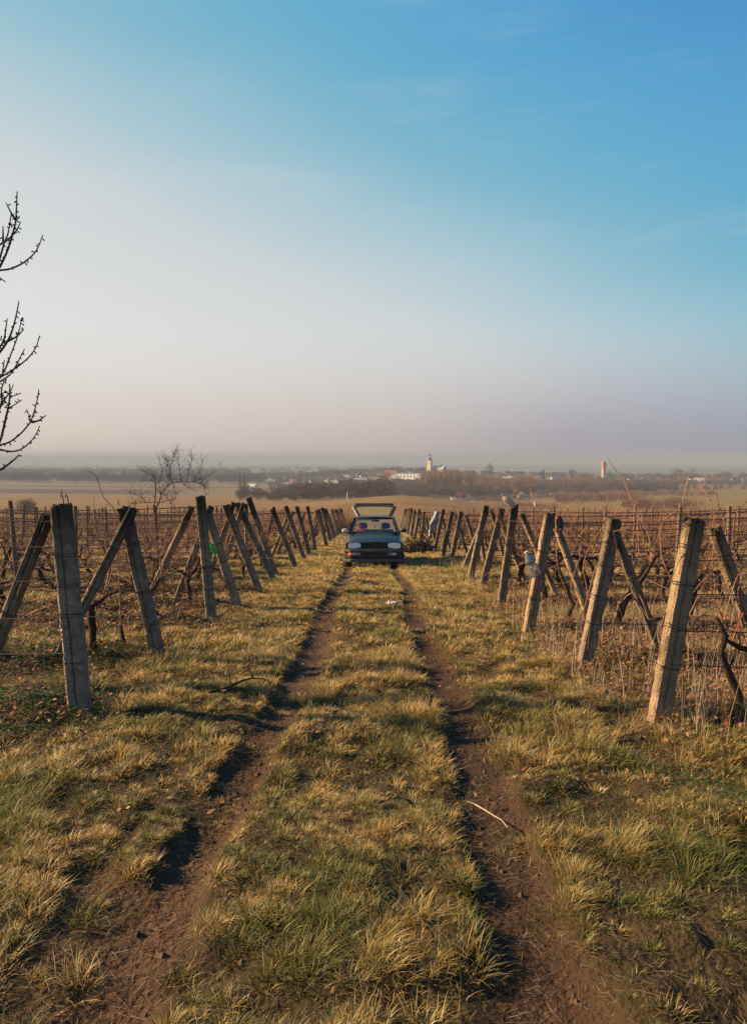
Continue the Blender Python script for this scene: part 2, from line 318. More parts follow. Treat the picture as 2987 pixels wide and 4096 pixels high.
# ------------------------------------------------------------ ground: one sheet to the horizon
Vs = np.concatenate([np.linspace(1.5, 5.0, 40), np.exp(np.linspace(math.log(5.0), math.log(30), 620))[1:], np.exp(np.linspace(math.log(30), math.log(40000), 520))[1:]])
Us = np.linspace(-1, 1, 561); Us = np.sign(Us)*(.55*np.abs(Us)+.30*np.abs(Us)**3)
VV, UU = np.meshgrid(Vs, Us, indexing='ij'); gy = VV-3.0; gx = UU*VV
gz = H(gx, gy)
n0, n1 = gx.shape
def colmix(a, b, t): return a*(1-t[..., None])+np.array(b)*t[..., None]
def ground_col(x, y):
    soil = np.array((.052, .031, .020)); c = np.tile(soil, x.shape+(1,)).astype(float)
    c = colmix(c, (.090, .053, .030), sstep(.35, .8, fbm(x, y, .35, 2)))
    c = colmix(c, (.065, .036, .02), sstep(.5, .75, fbm(x, y, .13, 5))*.7)
    c = colmix(c, (.030, .0185, .012), sstep(.3, .75, rut(x, y))*np.where(x > 0, .75, .25)*(1-.35*fbm(x, y, .3, 6)))  # damp packed soil; right rut darkened further to stand for its shade
    near = 1-sstep(7, 22, y)
    g = gdens(x, y)
    c = colmix(c, (.032, .025, .011), g*.85*near)  # shade between the tufts put into the soil colour where grass grows
    tan = colmix(np.tile(np.array((.27, .165, .055)), x.shape+(1,)).astype(float), (.16, .12, .035), sstep(.4, .7, fbm(x, y, 2.2, 3)))
    c = c*(1-((1-near)*np.clip(g+.15, 0, 1))[..., None])+tan*((1-near)*np.clip(g+.15, 0, 1))[..., None]
    # fields beyond the vineyard
    u = x/np.maximum(y, 1)
    fld = np.tile(np.array((.265, .165, .075)), x.shape+(1,)).astype(float)
    str_ = fbm(x*.35, y, 14, 1); fld = colmix(fld, (.19, .115, .052), sstep(.4, .7, str_)*.7)
    fld = colmix(fld, (.20, .16, .06), sstep(.5, .8, fbm(x, y, 90, 2))*.8)
    fld = colmix(fld, (.235, .175, .065), sstep(.2, .24, u)*sstep(190, 260, y)*(1-sstep(520, 600, y)))          # greener fields on the right
    fld = colmix(fld, (.26, .16, .11), sstep(.12, .2, u)*(1-sstep(200, 330, y))*.6)
    lt = 1-sstep(-.16, -.13, u)
    fld = colmix(fld, (.20, .16, .085), (u < -.13)*sstep(560, 640, y)*1.0)
    wedge = sstep(-.17, -.23, u-.00012*(y-600)) if False else 1-sstep(-.27, -.20, u+.0001*(900-y))
    fld = colmix(fld, (.085, .062, .055), wedge*sstep(680, 700, y)*(1-sstep(900, 915, y)))                      # ploughed strips
    fld = colmix(fld, (.10, .078, .06), lt*sstep(1020, 1030, y)*(1-sstep(1110, 1120, y)))
    fld = colmix(fld, (.115, .085, .065), sstep(1350, 1500, y)*(1-sstep(2300, 2600, y)))
    c = c*(1-sstep(62, 70, y)[..., None])+fld*sstep(62, 70, y)[..., None]
    pl = colmix(np.tile(np.array((.11, .115, .10)), x.shape+(1,)).astype(float), (.24, .22, .17), sstep(.5, .62, fbm(x*.22, y*.9, 700, 4, 4)))
    pl = colmix(pl, (.05, .06, .05), sstep(.56, .64, fbm(x*.3, y, 500, 6, 3)))
    c = c*(1-sstep(2300, 2700, y)[..., None])+pl*sstep(2300, 2700, y)[..., None]
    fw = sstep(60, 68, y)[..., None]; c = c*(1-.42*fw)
    return c
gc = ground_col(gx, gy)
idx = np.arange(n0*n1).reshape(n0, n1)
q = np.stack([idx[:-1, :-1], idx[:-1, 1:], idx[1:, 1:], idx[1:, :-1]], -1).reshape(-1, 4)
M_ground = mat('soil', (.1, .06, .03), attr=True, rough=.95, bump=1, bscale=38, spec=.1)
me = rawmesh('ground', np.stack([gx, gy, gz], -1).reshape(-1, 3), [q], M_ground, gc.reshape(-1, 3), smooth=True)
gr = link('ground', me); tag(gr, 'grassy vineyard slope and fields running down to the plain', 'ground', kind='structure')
del gx, gy, gz, gc, UU, VV

# ------------------------------------------------------------ grass blades
def blades(px, py, ht, wd, ang, lean, segs, c0, c1, zoff=-.01):
    n = len(px); pz = H(px, py)+zoff
    dx, dy = np.cos(ang), np.sin(ang); sx, sy = -dy, dx
    # blade width faces a random direction
    fa = ang+RS.uniform(.6, 2.5, n); sx, sy = np.cos(fa), np.sin(fa)
    V = []; Cc = []
    for i in range(segs+1):
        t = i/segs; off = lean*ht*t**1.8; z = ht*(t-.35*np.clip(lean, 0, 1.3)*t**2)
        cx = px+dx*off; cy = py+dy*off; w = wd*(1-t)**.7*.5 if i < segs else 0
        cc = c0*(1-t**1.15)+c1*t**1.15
        if i < segs:
            V.append(np.stack([cx-sx*w, cy-sy*w, pz+z], -1)); V.append(np.stack([cx+sx*w, cy+sy*w, pz+z], -1)); Cc += [cc, cc]
        else: V.append(np.stack([cx, cy, pz+z], -1)); Cc.append(cc)
    k = 2*segs+1; V = np.stack(V, 1).reshape(-1, 3); Cc = np.stack(Cc, 1).reshape(-1, 3)
    b = (np.arange(n)*k)[:, None]
    Q = [b+np.array([2*i, 2*i+1, 2*i+3, 2*i+2]) for i in range(segs-1)]
    T = b+np.array([2*segs-2, 2*segs-1, 2*segs])
    return V, (np.concatenate(Q) if Q else np.zeros((0, 4), int)), T, Cc
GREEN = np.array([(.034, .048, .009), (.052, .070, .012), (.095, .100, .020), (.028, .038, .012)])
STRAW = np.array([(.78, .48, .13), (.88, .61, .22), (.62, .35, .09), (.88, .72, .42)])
def grass_zone(y0, y1, tufts, per, spread, ht, wd, segs, umax=.56, seed=0):
    area = (y1**2-y0**2)*umax; n = int(tufts*area)
    yy = np.sqrt(RS.uniform(y0**2, y1**2, n)); xx = RS.uniform(-umax, umax, n)*(yy+.3)
    keep = RS.rand(n) < gdens(xx, yy)*(.24+.76*clump(xx, yy))
    xx, yy = xx[keep], yy[keep]; n = len(xx)
    sz = RS.uniform(.55, 1.35, n)*(.45+1.05*vn(xx, yy, .8, 2)); dr = np.clip(dry(xx, yy)+RS.normal(0, .24, n), 0, 1)
    m = per; X = np.repeat(xx, m); Y = np.repeat(yy, m); S = np.repeat(sz, m); D = np.repeat(dr, m); k = len(X)
    a = RS.uniform(0, 2*math.pi, k); q_ = RS.rand(k)**.6; rr = spread*q_*S
    X = X+np.cos(a)*rr; Y = Y+np.sin(a)*rr
    hh = ht*S*RS.uniform(.5, 1.3, k)*(1.1-.35*q_); lean = RS.uniform(.05, .55, k)+.85*q_; a = a+RS.normal(0, .7, k)
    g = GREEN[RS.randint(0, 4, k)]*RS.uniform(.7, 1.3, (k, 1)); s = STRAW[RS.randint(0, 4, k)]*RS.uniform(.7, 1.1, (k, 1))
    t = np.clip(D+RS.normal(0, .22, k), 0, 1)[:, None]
    c1 = g*2.7*(1-t)+s*t; c0 = g*.7*(1-.75*t)+s*.2*t  # green roots to straw tips; roots darkened further as shade inside the tuft
    rut_ = rut(X, Y) > .45; c1[rut_] *= .8; hh[rut_] *= .6
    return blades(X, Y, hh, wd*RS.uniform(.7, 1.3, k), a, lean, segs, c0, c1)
M_grass = mat('grass_blades', (.2, .15, .05), attr=True, rough=.5, spec=.35, translucent=.42)
def assemble(name, parts, mat_, **k):
    V = []; Q = []; T = []; Cs = []; o = 0
    for v, q_, t_, c in parts: V.append(v); Q.append(q_+o); T.append(t_+o); Cs.append(c); o += len(v)
    me = rawmesh(name, np.concatenate(V), [np.concatenate(Q), np.concatenate(T)], mat_, np.concatenate(Cs))
    return tag(link(name, me), **k)
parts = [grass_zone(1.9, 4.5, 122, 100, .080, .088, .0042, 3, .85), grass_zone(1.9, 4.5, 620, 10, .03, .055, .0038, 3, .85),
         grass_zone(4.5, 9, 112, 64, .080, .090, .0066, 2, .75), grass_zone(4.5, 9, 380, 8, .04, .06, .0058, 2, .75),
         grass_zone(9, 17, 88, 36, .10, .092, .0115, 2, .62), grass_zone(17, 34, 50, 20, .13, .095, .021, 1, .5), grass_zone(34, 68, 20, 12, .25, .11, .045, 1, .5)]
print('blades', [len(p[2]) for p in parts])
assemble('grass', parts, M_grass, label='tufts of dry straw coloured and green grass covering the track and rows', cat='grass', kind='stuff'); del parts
# low green weeds and brown leaf litter
def leaves(n, y0, y1, fn, s0, s1, cols, zr=(.005, .05), umax=.52):
    yy = np.sqrt(RS.uniform(y0**2, y1**2, n)); xx = RS.uniform(-umax, umax, n)*(yy+.3)
    k = RS.rand(n) < fn(xx, yy); xx, yy = xx[k], yy[k]; n = len(xx)
    z = H(xx, yy)+RS.uniform(*zr, n); a = RS.uniform(0, 6.28, n); s = RS.uniform(s0, s1, n)*(1+yy*.05); tl = RS.uniform(-.6, .6, n); t2_ = RS.uniform(-.6, .6, n)
    P0 = np.stack([xx, yy, z], -1); u = np.stack([np.cos(a), np.sin(a), tl], -1)*s[:, None]; v = np.stack([-np.sin(a), np.cos(a), t2_], -1)*s[:, None]*.7
    V = np.stack([P0-u, P0-v*.8, P0+u, P0+v*.8], 1).reshape(-1, 3); c = np.array(cols)[RS.randint(0, len(cols), n)]*RS.uniform(.6, 1.3, (n, 1))
    return V, np.arange(n*4).reshape(-1, 4), np.zeros((0, 3), int), np.repeat(c, 4, 0)
def under(x, y): return np.exp(-(rowdist(x, y)/.7)**4)*sstep(edge(x, y, 0)-.3, edge(x, y, 0)+.3, np.abs(x))*sstep(4.2, 5.2, y)
wz = lambda x, y: (1-sstep(.1, .3, rut(x, y)))*np.clip((under(x, y)*.8+.10)*sstep(.42, .58, fbm(x, y, .9, 4)+.06*(x < 0)), 0, 1)+.75*sstep(1.9, 2.5, -x)*sstep(4.6, 5.4, y)*(1-sstep(7.8, 8.8, y))*sstep(.38, .55, fbm(x, y, .6, 5))+.7*np.exp(-((x-2.3-.2*(y-4))/.7)**2-((y-4.3)/1.2)**2)*sstep(.4, .5, fbm(x, y, .5, 2))
assemble('green_weeds', [leaves(260000, 3, 10, wz, .005, .010, [(.05, .085, .015), (.07, .12, .02), (.035, .055, .012)]), leaves(110000, 10, 24, wz, .008, .016, [(.05, .085, .015), (.06, .10, .02)])],
         M_grass, label='low green clover and chickweed on the soil under the vine rows', cat='weeds', kind='stuff')
lz = lambda x, y: np.clip(under(x, y)*np.where(x > 0, 1.0, .35)+.03+.8*brown(x, y), 0, 1)
assemble('leaf_litter', [leaves(120000, 4, 16, lz, .008, .022, [(.12, .05, .022), (.20, .10, .045), (.06, .03, .018), (.26, .15, .08)], zr=(.01, .09))],
         mat('dead_leaves', (.1, .05, .02), attr=True, rough=.9, translucent=.2), label='brown fallen vine leaves lying under the concrete posts', cat='leaves', kind='stuff')
def stems(n, y0, y1, fn, h0, h1, w, cols, umax=.52, lean=(.1, .7)):
    yy = np.sqrt(RS.uniform(y0**2, y1**2, n)); xx = RS.uniform(-umax, umax, n)*(yy+.3)
    k = RS.rand(n) < fn(xx, yy); xx, yy = xx[k], yy[k]; n = len(xx); c = np.array(cols)[RS.randint(0, len(cols), n)]*RS.uniform(.6, 1.2, (n, 1))
    return blades(xx, yy, RS.uniform(h0, h1, n), w*(1+yy*.06)*np.ones(n), RS.uniform(0, 6.28, n), RS.uniform(*lean, n), 3, c, c*1.15)
sz = lambda x, y: np.clip((x > 0)*(np.exp(-(rowdist(x, y)/.75)**2)*sstep(1.7, 2.3, x))*1.0+.9*brown(x, y), 0, 1)
sl = lambda x, y: np.clip((x < 0)*(np.exp(-(rowdist(x, y)/.4)**2)*sstep(2.2, 2.8, -x))*.6, 0, 1)
WC = [(.42, .30, .18), (.28, .15, .08), (.17, .075, .04), (.5, .42, .30)]
assemble('dry_weeds', [stems(60000, 5, 15, sz, .03, .22, .0036, WC), stems(12000, 15, 34, sz, .1, .45, .006, WC), stems(9000, 6, 30, sl, .06, .3, .004, WC),
         stems(2200, 5, 13, sz, .35, .85, .0034, [(.5, .42, .3), (.4, .28, .16)], lean=(.05, .45))],
         M_grass, label='thin dry reddish weed stems standing among the right hand vines', cat='weeds', kind='stuff')
# loose straw lying flat on the soil
def straw(n):
    yy = np.sqrt(RS.uniform(1.9**2, 9**2, n)); xx = RS.uniform(-.7, .7, n)*(yy+.3); z = H(xx, yy)+RS.uniform(.003, .012, n); a = RS.uniform(0, 6.28, n)
    u = np.stack([np.cos(a), np.sin(a), RS.uniform(-.15, .15, n)], -1)*RS.uniform(.008, .035, (n, 1)); v = np.stack([-np.sin(a), np.cos(a), 0*a], -1)*.0010; P0 = np.stack([xx, yy, z], -1)
    V = np.stack([P0-u-v, P0+u-v, P0+u+v, P0-u+v], 1).reshape(-1, 3); cc = np.array([(.30, .20, .10), (.20, .13, .06), (.36, .27, .16), (.12, .07, .04)])[RS.randint(0, 4, n)]
    return V, np.arange(n*4).reshape(-1, 4), np.zeros((0, 3), int), np.repeat(cc, 4, 0)
assemble('straw_litter', [straw(32000)], M_grass, label='broken bits of dead straw trodden flat on the soil of the track', cat='straw', kind='stuff')
# clods
def clods(n):
    mb = MB(); k = 0
    while k < n:
        y = math.sqrt(random.uniform(2.2**2, 18**2)); x = random.uniform(-.5, .5)*y
        p = float(under(np.array([x]), np.array([y]))[0])*.9+(.5 if float(rut(np.array([x]), np.array([y]))[0]) > .4 else .02)*.45
        if random.random() > p: continue
        k += 1; r = random.uniform(.005, .024)*(1+y*.04); z = Hs(x, y)
        V = [(x+r*random.uniform(.6, 1.2)*a, y+r*random.uniform(.6, 1.2)*b, z+r*.7*c*random.uniform(.6, 1.1)) for a, b, c in ((1, 0, 0), (0, 1, 0), (-1, 0, 0), (0, -1, 0), (.1, .1, 1), (0, 0, -1), )]
        mb.add(V, [(0, 1, 4), (1, 2, 4), (2, 3, 4), (3, 0, 4), (1, 0, 5), (2, 1, 5), (3, 2, 5), (0, 3, 5)])
    return mb
tag(clods(9000).build('soil_clods', mat('clods', (.055, .034, .022), col2=(.10, .062, .038), nscale=3, rough=1, spec=.1), fix=False), 'crumbled brown soil clods in the ruts and under the vines', 'soil', kind='stuff')
# ------------------------------------------------------------ concrete posts
ORD = ['nearest', 'second', 'third', 'fourth', 'fifth', 'sixth', 'seventh', 'eighth', 'ninth', 'tenth', 'eleventh', 'twelfth', 'thirteenth', 'fourteenth', 'fifteenth', 'sixteenth',
       'seventeenth', 'eighteenth', 'nineteenth', 'twentieth', 'twenty-first', 'twenty-second', 'twenty-third', 'twenty-fourth', 'twenty-fifth', 'twenty-sixth', 'twenty-seventh',
       'twenty-eighth', 'twenty-ninth', 'thirtieth']+['thirty-%s' % w for w in 'first second third fourth fifth sixth seventh eighth ninth'.split()]+['fortieth']+['forty-%s' % w for w in 'first second third fourth fifth sixth seventh eighth ninth'.split()]+['fiftieth']+['fifty-%s' % w for w in 'first second third fourth fifth sixth seventh eighth ninth'.split()]+['sixtieth']+['sixty-%s' % w for w in 'first second third fourth fifth sixth seventh eighth ninth'.split()]
ORD1 = ['first']+ORD[1:]
M_post = mat('lichened_concrete', (.25, .195, .145), col2=(.12, .092, .068), nscale=7, rough=.95, bump=.9, bscale=55, spec=.1, spots=(26, .665, (.36, .33, .27)), dark_top=(1.1, 1.9, (.05, .038, .028)), vary=.28)
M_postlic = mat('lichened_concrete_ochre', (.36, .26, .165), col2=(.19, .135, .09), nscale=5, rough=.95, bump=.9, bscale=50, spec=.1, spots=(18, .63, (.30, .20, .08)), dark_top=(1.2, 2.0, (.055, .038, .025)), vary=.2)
M_wire = mat('rusty_wire', (.07, .05, .042), rough=.6, metal=.4, spec=.3)
def frame_to(T, front=(0, -1, 0)):
    T = np.array(T, float); T /= np.linalg.norm(T); f = np.array(front, float); f -= T*(f @ T); f /= np.linalg.norm(f); s = np.cross(f, T)  # x=side, y=-front
    return mathutils.Matrix(((s[0], -f[0], T[0]), (s[1], -f[1], T[1]), (s[2], -f[2], T[2]))).to_4x4()
def shaft(Ln, w=.135, d=.11, rough=1.0, groove=True, rings=26):
    mb = MB(); hw, hd, ch = w/2, d/2, .016; rr = []; tb_ = random.choice((.03, .03, .06, .09)); ph = random.uniform(0, 6)
    x0 = random.uniform(-.012, .012)
    for i in range(rings+1):
        z = Ln*i/rings; j = lambda a=.0038: random.uniform(-a, a)*rough
        k = 1-.06*i/rings+.010*math.sin(i*.9+ph)*rough; g = x0+random.uniform(-.005, .005); gd = (.012 if groove else .001)+random.uniform(0, .005)
        if i > rings-2: k *= .97; gd += .008
        pts = [(-hw*k+ch, -hd), (g-.011, -hd), (g, -hd+gd), (g+.011, -hd), (hw*k-ch, -hd), (hw*k, -hd+ch), (hw*k, 0), (hw*k, hd-ch), (hw*k-ch, hd), (0, hd), (-hw*k+ch, hd), (-hw*k, hd-ch), (-hw*k, 0), (-hw*k, -hd+ch)]
        zt = z if i < rings else z
        ring = [(x+j(), y+j(), zt+(random.uniform(-tb_, .012)*rough if i >= rings-1 else 0)) for x, y in pts]
        if i and i < rings and random.random() < .22*rough:
            c_ = random.choice([0, 4, 5, 13]); ring[c_] = (ring[c_][0]*.86, ring[c_][1]*.88, ring[c_][2])
        rr.append(ring)
    mb.loft(rr); return mb
def tie(mb, z, w, d, turns=1):
    for t in range(turns):
        zz = z+t*.012+random.uniform(-.006, .006); hw, hd = w/2+.004, d/2+.004
        pts = [(-hw, -hd), (0, -hd-.002), (hw, -hd), (hw, 0), (hw, hd), (-hw, hd), (-hw, 0), (-hw, -hd)]
        mb.tube([(x, y, zz+random.uniform(-.008, .008)+.01*(x > 0)) for x, y in pts], .0024, 4)
    if random.random() < .5: mb.tube([(hw, -hd, z), (hw+.02, -hd-.01, z-.01), (hw+.035, -hd-.005, z+.015)], .0022, 4)
def post(name, B, T, label, group, w=.135, d=.115, yaw=0, m=M_post, ties=(.5, .9, 1.15, 1.45), rough=1., groove=True, cat='post', sink=.15, rings=26):
    B = np.array(B, float); T = np.array(T, float); D = T-B; Ln = float(np.linalg.norm(D)); D /= Ln
    root = empty(name, label=label, cat=cat, group=group)
    Mx = frame_to(D, (math.sin(yaw), -math.cos(yaw), 0)); Mx.translation = mathutils.Vector(B-D*sink); root.matrix_world = Mx
    shaft(Ln+sink, w, d, rough, groove, rings).build('shaft', m, root)
    if ties:
        for z in ties:
            if z < Ln-.05:
                mb = MB(); tie(mb, z+sink+random.uniform(-.04, .04), w, d, random.choice((1, 2, 2, 3))); mb.build('tie_wire', M_wire, root)
    return root
def onG(px, py):
    g = G(px, py); g[2] = Hs(g[0], g[1]); return g
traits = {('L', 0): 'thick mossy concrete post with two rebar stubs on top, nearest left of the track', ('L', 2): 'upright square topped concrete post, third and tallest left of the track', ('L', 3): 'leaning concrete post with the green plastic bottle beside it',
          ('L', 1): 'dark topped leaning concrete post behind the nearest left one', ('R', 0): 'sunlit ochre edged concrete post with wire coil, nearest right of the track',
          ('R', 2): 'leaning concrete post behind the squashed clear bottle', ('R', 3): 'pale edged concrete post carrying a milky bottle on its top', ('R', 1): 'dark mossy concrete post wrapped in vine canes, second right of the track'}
def side_word(s): return 'left' if s == 'L' else 'right'
endinfo = {'L': [], 'R': []}
for s, PP, YS in (('L', LP, LY), ('R', RP, RY)):
    for i, Y in enumerate(YS):
        grp = 'concrete end posts along the track'
        if i < len(PP):
            b, t, sb, st = PP[i]; Bp = onG(*b); Y = Bp[1]; Tp = P(t[0], t[1], Y+.03)
            Sb = onG(*sb); fy = -.15 if (s == 'L' and i in (1, 5, 6, 9)) else .15; Sb = np.array((Sb[0], Y+fy, Hs(Sb[0], Y+fy))); St = P(st[0], st[1], Y+fy)
        else:
            sg = -1 if s == 'L' else 1; x = sg*(2.16+random.uniform(-.06, .06)); Bp = np.array((x, Y, Hs(x, Y))); ln = sg*random.uniform(.25, .6)
            Tp = Bp+np.array((ln, .05, 1.62+random.uniform(-.06, .08))); Sb = np.array((x+sg*random.uniform(.9, 1.2), Y+.12, Hs(x+sg, Y))); St = Tp+np.array((-.05*sg, .1, -.08))
        near = i < 9
        lab = traits.get((s, i), 'weathered concrete end post leaning away, %s on the %s side of the track' % (ORD[i], side_word(s)))
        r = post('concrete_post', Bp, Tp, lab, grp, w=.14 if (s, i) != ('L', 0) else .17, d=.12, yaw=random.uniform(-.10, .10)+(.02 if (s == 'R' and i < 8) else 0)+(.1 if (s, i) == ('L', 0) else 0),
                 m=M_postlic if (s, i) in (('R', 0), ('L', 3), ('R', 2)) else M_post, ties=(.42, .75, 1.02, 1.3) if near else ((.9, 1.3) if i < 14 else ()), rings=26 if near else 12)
        lab2 = 'diagonal concrete brace propping the %s end post %s of the track' % (ORD[i], side_word(s))
        r2 = post('brace_post', Sb, St, lab2, 'concrete braces behind the end posts', w=.10, d=.09, yaw=random.uniform(-.2, .2), m=M_postlic if random.random() < .4 else M_post,
                  ties=(.8, 1.3) if near else (), rings=20 if near else 10, cat='brace')
        endinfo[s].append((Bp, Tp, Y))
        if (s, i) == ('L', 0):
            for dx in (-.055, -.02):
                mb = MB(); mb.tube([(dx, .01, 1.80), (dx+.004, .01, 1.87), (dx+.012, .008, 1.93-.03*(dx < -.03)), (dx+.02, .0, 1.86)], .0045, 5); mb.build('rebar_stub', M_wire, r)
        if (s, i) == ('R', 0):
            mb = MB(); zt = 1.60
            mb.tube([(.088*math.cos(a)+random.uniform(-.01, .01), .075*math.sin(a)+random.uniform(-.01, .01), zt+.004*a+random.uniform(-.015, .015)) for a in np.linspace(0, 31, 90)], .003, 4)
            mb.build('wire_coil', M_wire, r)
# ------------------------------------------------------------ line posts, wires
rowg = {'L': 'left', 'R': 'right'}
M_line = mat('thin_concrete', (.18, .13, .095), col2=(.09, .065, .05), nscale=9, rough=.95, spec=.1)
linepost_proto = [link('x', shaft(1.8, .08, .075, .8, False, 10).mesh('line_post', M_line, False, True)).data for _ in range(4)]
for o in [o for o in C.objects if o.name.startswith('x')]: bpy.data.objects.remove(o)
for s, YS, sg in (('L', LY, -1), ('R', RY, 1)):
    for i, Y in enumerate(YS):
        x = 2.25+4.6+random.uniform(-.4, .4); k = 0
        while x < .49*Y+.3:
            X = sg*x; o = link('line_post', random.choice(linepost_proto)); o.location = (X, Y+.03, Hs(X, Y)-.12)
            o.rotation_euler = (random.uniform(-.04, .04), random.uniform(-.07, .07), random.uniform(-.5, .5)); o.scale = (1, 1, random.uniform(.93, 1.04))
            tag(o, 'thin upright post %s along the %s vine row on the %s side' % (ORD1[k], ORD[i], rowg[s]), 'post', 'line posts in the %s vine rows' % rowg[s])
            x += 4.8+random.uniform(-.6, .6); k += 1
def hang(a, b, n, sag):
    a = np.array(a); b = np.array(b); return [a+(b-a)*t-np.array((0, 0, sag*4*t*(1-t)))+np.array((0, random.uniform(-.012, .012), random.uniform(-.006, .006))) for t in np.linspace(0, 1, n)]
WN = ['lowest', 'second lowest', 'third lowest', 'second highest', 'highest']
for s, sg in (('L', -1), ('R', 1)):
    for i, (Bp, Tp, Y) in enumerate(endinfo[s][:16]):
        end = sg*(.50*Y+1.0)
        hs = (.5, .78, 1.08, 1.36, 1.56) if i < 9 else (.6, 1.1, 1.5)
        names = WN if i < 9 else ['lowest', 'middle', 'highest']
        for h, nm in zip(hs, names):
            f = h/1.7; a = Bp+(Tp-Bp)*f; a[1] -= .05
            if abs(end) <= abs(a[0])+.2: end = a[0]+sg*.6
            b = np.array((end, Y, Hs(end, Y)+h))
            mb = MB(); n = max(4, int(abs(end-a[0])/1.2)); mb.tube(hang(a, b, n, .03+.01*abs(end-a[0])), .0030+.00016*Y, 4)
            o = mb.build('trellis_wire', M_wire, fix=False); tag(o, '%s wire of the %s vine row on the %s side' % (nm, ORD[i], rowg[s]), 'wire', 'trellis wires strung between the posts')
# ------------------------------------------------------------ grapevines
M_bark = mat('vine_bark', (.036, .024, .018), col2=(.075, .052, .038), nscale=22, rough=1, bump=.8, bscale=60, spec=.1)
M_cane = mat('vine_cane', (.26, .13, .075), col2=(.17, .08, .05), nscale=12, rough=.7, spec=.25)
M_canep = mat('vine_cane_pale', (.36, .20, .12), col2=(.20, .10, .06), nscale=9, rough=.7, spec=.25)
def wander(p, d, n, step, curl, up=0.0):
    p = np.array(p, float); d = np.array(d, float); d /= np.linalg.norm(d); o = [p.copy()]
    for _ in range(n):
        d = d+np.random.normal(0, curl, 3)+np.array((0, 0, up)); d /= np.linalg.norm(d); p = p+d*step; o.append(p.copy())
    return o
def vine_meshes(ncane, big=1.0):
    t = MB(); c = MB(); h = random.uniform(.38, .72)
    tr = wander((0, 0, -.08), (random.uniform(-.5, .5), random.uniform(-.15, .15), 1), 7, h/6.5, .22, .18)
    t.tube(tr, [.055*big]+[.04*big*random.uniform(.8, 1.2) for _ in range(6)]+[.045*big], 7, .25)
    heads = []
    for k in range(random.choice((2, 2, 3))):
        sg = (-1, 1, random.choice((-1, 1)))[k]; arm = wander(tr[-1-(k == 2)*2], (sg*1.0, random.uniform(-.2, .2), random.uniform(.2, .9)), 5, random.uniform(.05, .12), .25, .05)
        t.tube(arm, [.03, .026, .024, .02, .018, .014], 6, .25); heads += arm[1:]
    for k in range(random.randint(2, 4)):
        a = random.choice(tr[2:]); t.tube(wander(a, (random.uniform(-1, 1), random.uniform(-.6, .6), .3), 2, .04, .4), [.022, .018, .01], 5, .2)
    for k in range(ncane):
        a = random.choice(heads); n = random.randint(5, 9); ln = random.uniform(.45, 1.15)
        if random.random() < .25: d = (random.uniform(-1, 1)*1.2, random.uniform(-.3, .3), random.uniform(-.2, .3)); up = .02
        else: d = (random.uniform(-.6, .6), random.uniform(-.22, .22), random.uniform(.6, 1)); up = .05
        pts = wander(a, d, n, ln/n, .14, up); c.tube(pts, list(np.linspace(.0058, .0028, n+1)*random.uniform(.7, 1.2)), 4)
        for q in range(random.randint(0, 3)):
            b = random.choice(pts[2:]); c.tube(wander(b, (random.uniform(-1, 1), random.uniform(-.4, .4), random.uniform(-.1, .8)), 3, random.uniform(.05, .13), .25), [.0032, .0028, .0022, .0018], 3)
    return t.mesh('vine_trunk', M_bark, True, True), c.mesh('vine_canes', random.choice((M_cane, M_cane, M_canep)), False, False)
np.random.seed(5)
VM = [vine_meshes(random.randint(13, 20)) for _ in range(10)]; VMS = [vine_meshes(random.randint(7, 11)) for _ in range(5)]
spots = []
for s, YS, sg in (('L', LY, -1), ('R', RY, 1)):
    for i, Y in enumerate(YS):
        x = 2.9+random.uniform(0, .5)+(9 if (s == 'L' and i == 0) else 0); k = 0
        while x < .485*Y+.4:
            if random.random() < (.86 if s == 'R' else .8): spots.append((Y, x, s, sg, i, k)); k += 1
            x += random.uniform(.85, 1.2)
spots.sort(key=lambda t: math.hypot(t[0], t[1]))
print('vines', len(spots))
for (Y, x, s, sg, i, k) in spots[:298]:
    X = sg*x; tm, cm = random.choice(VM if (Y > 9 or s == 'R') else VMS)
    r = empty('grapevine', (X, Y+random.uniform(-.08, .08), Hs(X, Y)), random.choice((0, math.pi))+random.uniform(-.25, .25))
    r.scale = (random.uniform(.9, 1.2),)*2+(random.uniform(.85, 1.15)*(.9 if s == 'L' else 1.05),)
    tag(r, 'bare vine %s from the track in the %s %s row' % (ORD1[k], ORD[i], rowg[s]), 'grapevine', 'bare grapevines in the %s rows' % rowg[s])
    link('trunk', tm, r); link('canes', cm, r)
def get(me):
    V = np.zeros(len(me.vertices)*3, np.float32); me.vertices.foreach_get('co', V); V = V.reshape(-1, 3)
    ls = np.zeros(len(me.polygons), int); me.polygons.foreach_get('loop_total', ls); li = np.zeros(len(me.loops), int); me.loops.foreach_get('vertex_index', li)
    st = np.concatenate([[0], np.cumsum(ls)[:-1]]); out_ = {}
    for k in set(ls.tolist()):
        w = np.where(ls == k)[0]; out_[k] = li[st[w][:, None]+np.arange(k)]
    return V, out_
def merged(name, placings, mt, srcs, **kw):
    """placings: (src, x, y, z, rot, sx, sz) -> one mesh"""
    G_ = [get(m) for m in srcs]; Vs_ = []; Fs = {}; o = 0
    for (si, x, y, z, rz, sx, sz_) in placings:
        V, F_ = G_[si]; c, s_ = math.cos(rz), math.sin(rz)
        Vs_.append(np.stack([x+sx*(V[:, 0]*c-V[:, 1]*s_), y+sx*(V[:, 0]*s_+V[:, 1]*c), z+V[:, 2]*sz_], -1))
        for k, f in F_.items(): Fs.setdefault(k, []).append(f+o)
        o += len(V)
    me = rawmesh(name, np.concatenate(Vs_), [np.concatenate(f) for f in Fs.values()], mt); return tag(link(name, me), **kw)
far = [(random.randrange(4), sg*x, Y, Hs(sg*x, Y), random.choice((0, 3.14)), 1.15, 1.1) for (Y, x, s, sg, i, k) in spots[298:]]
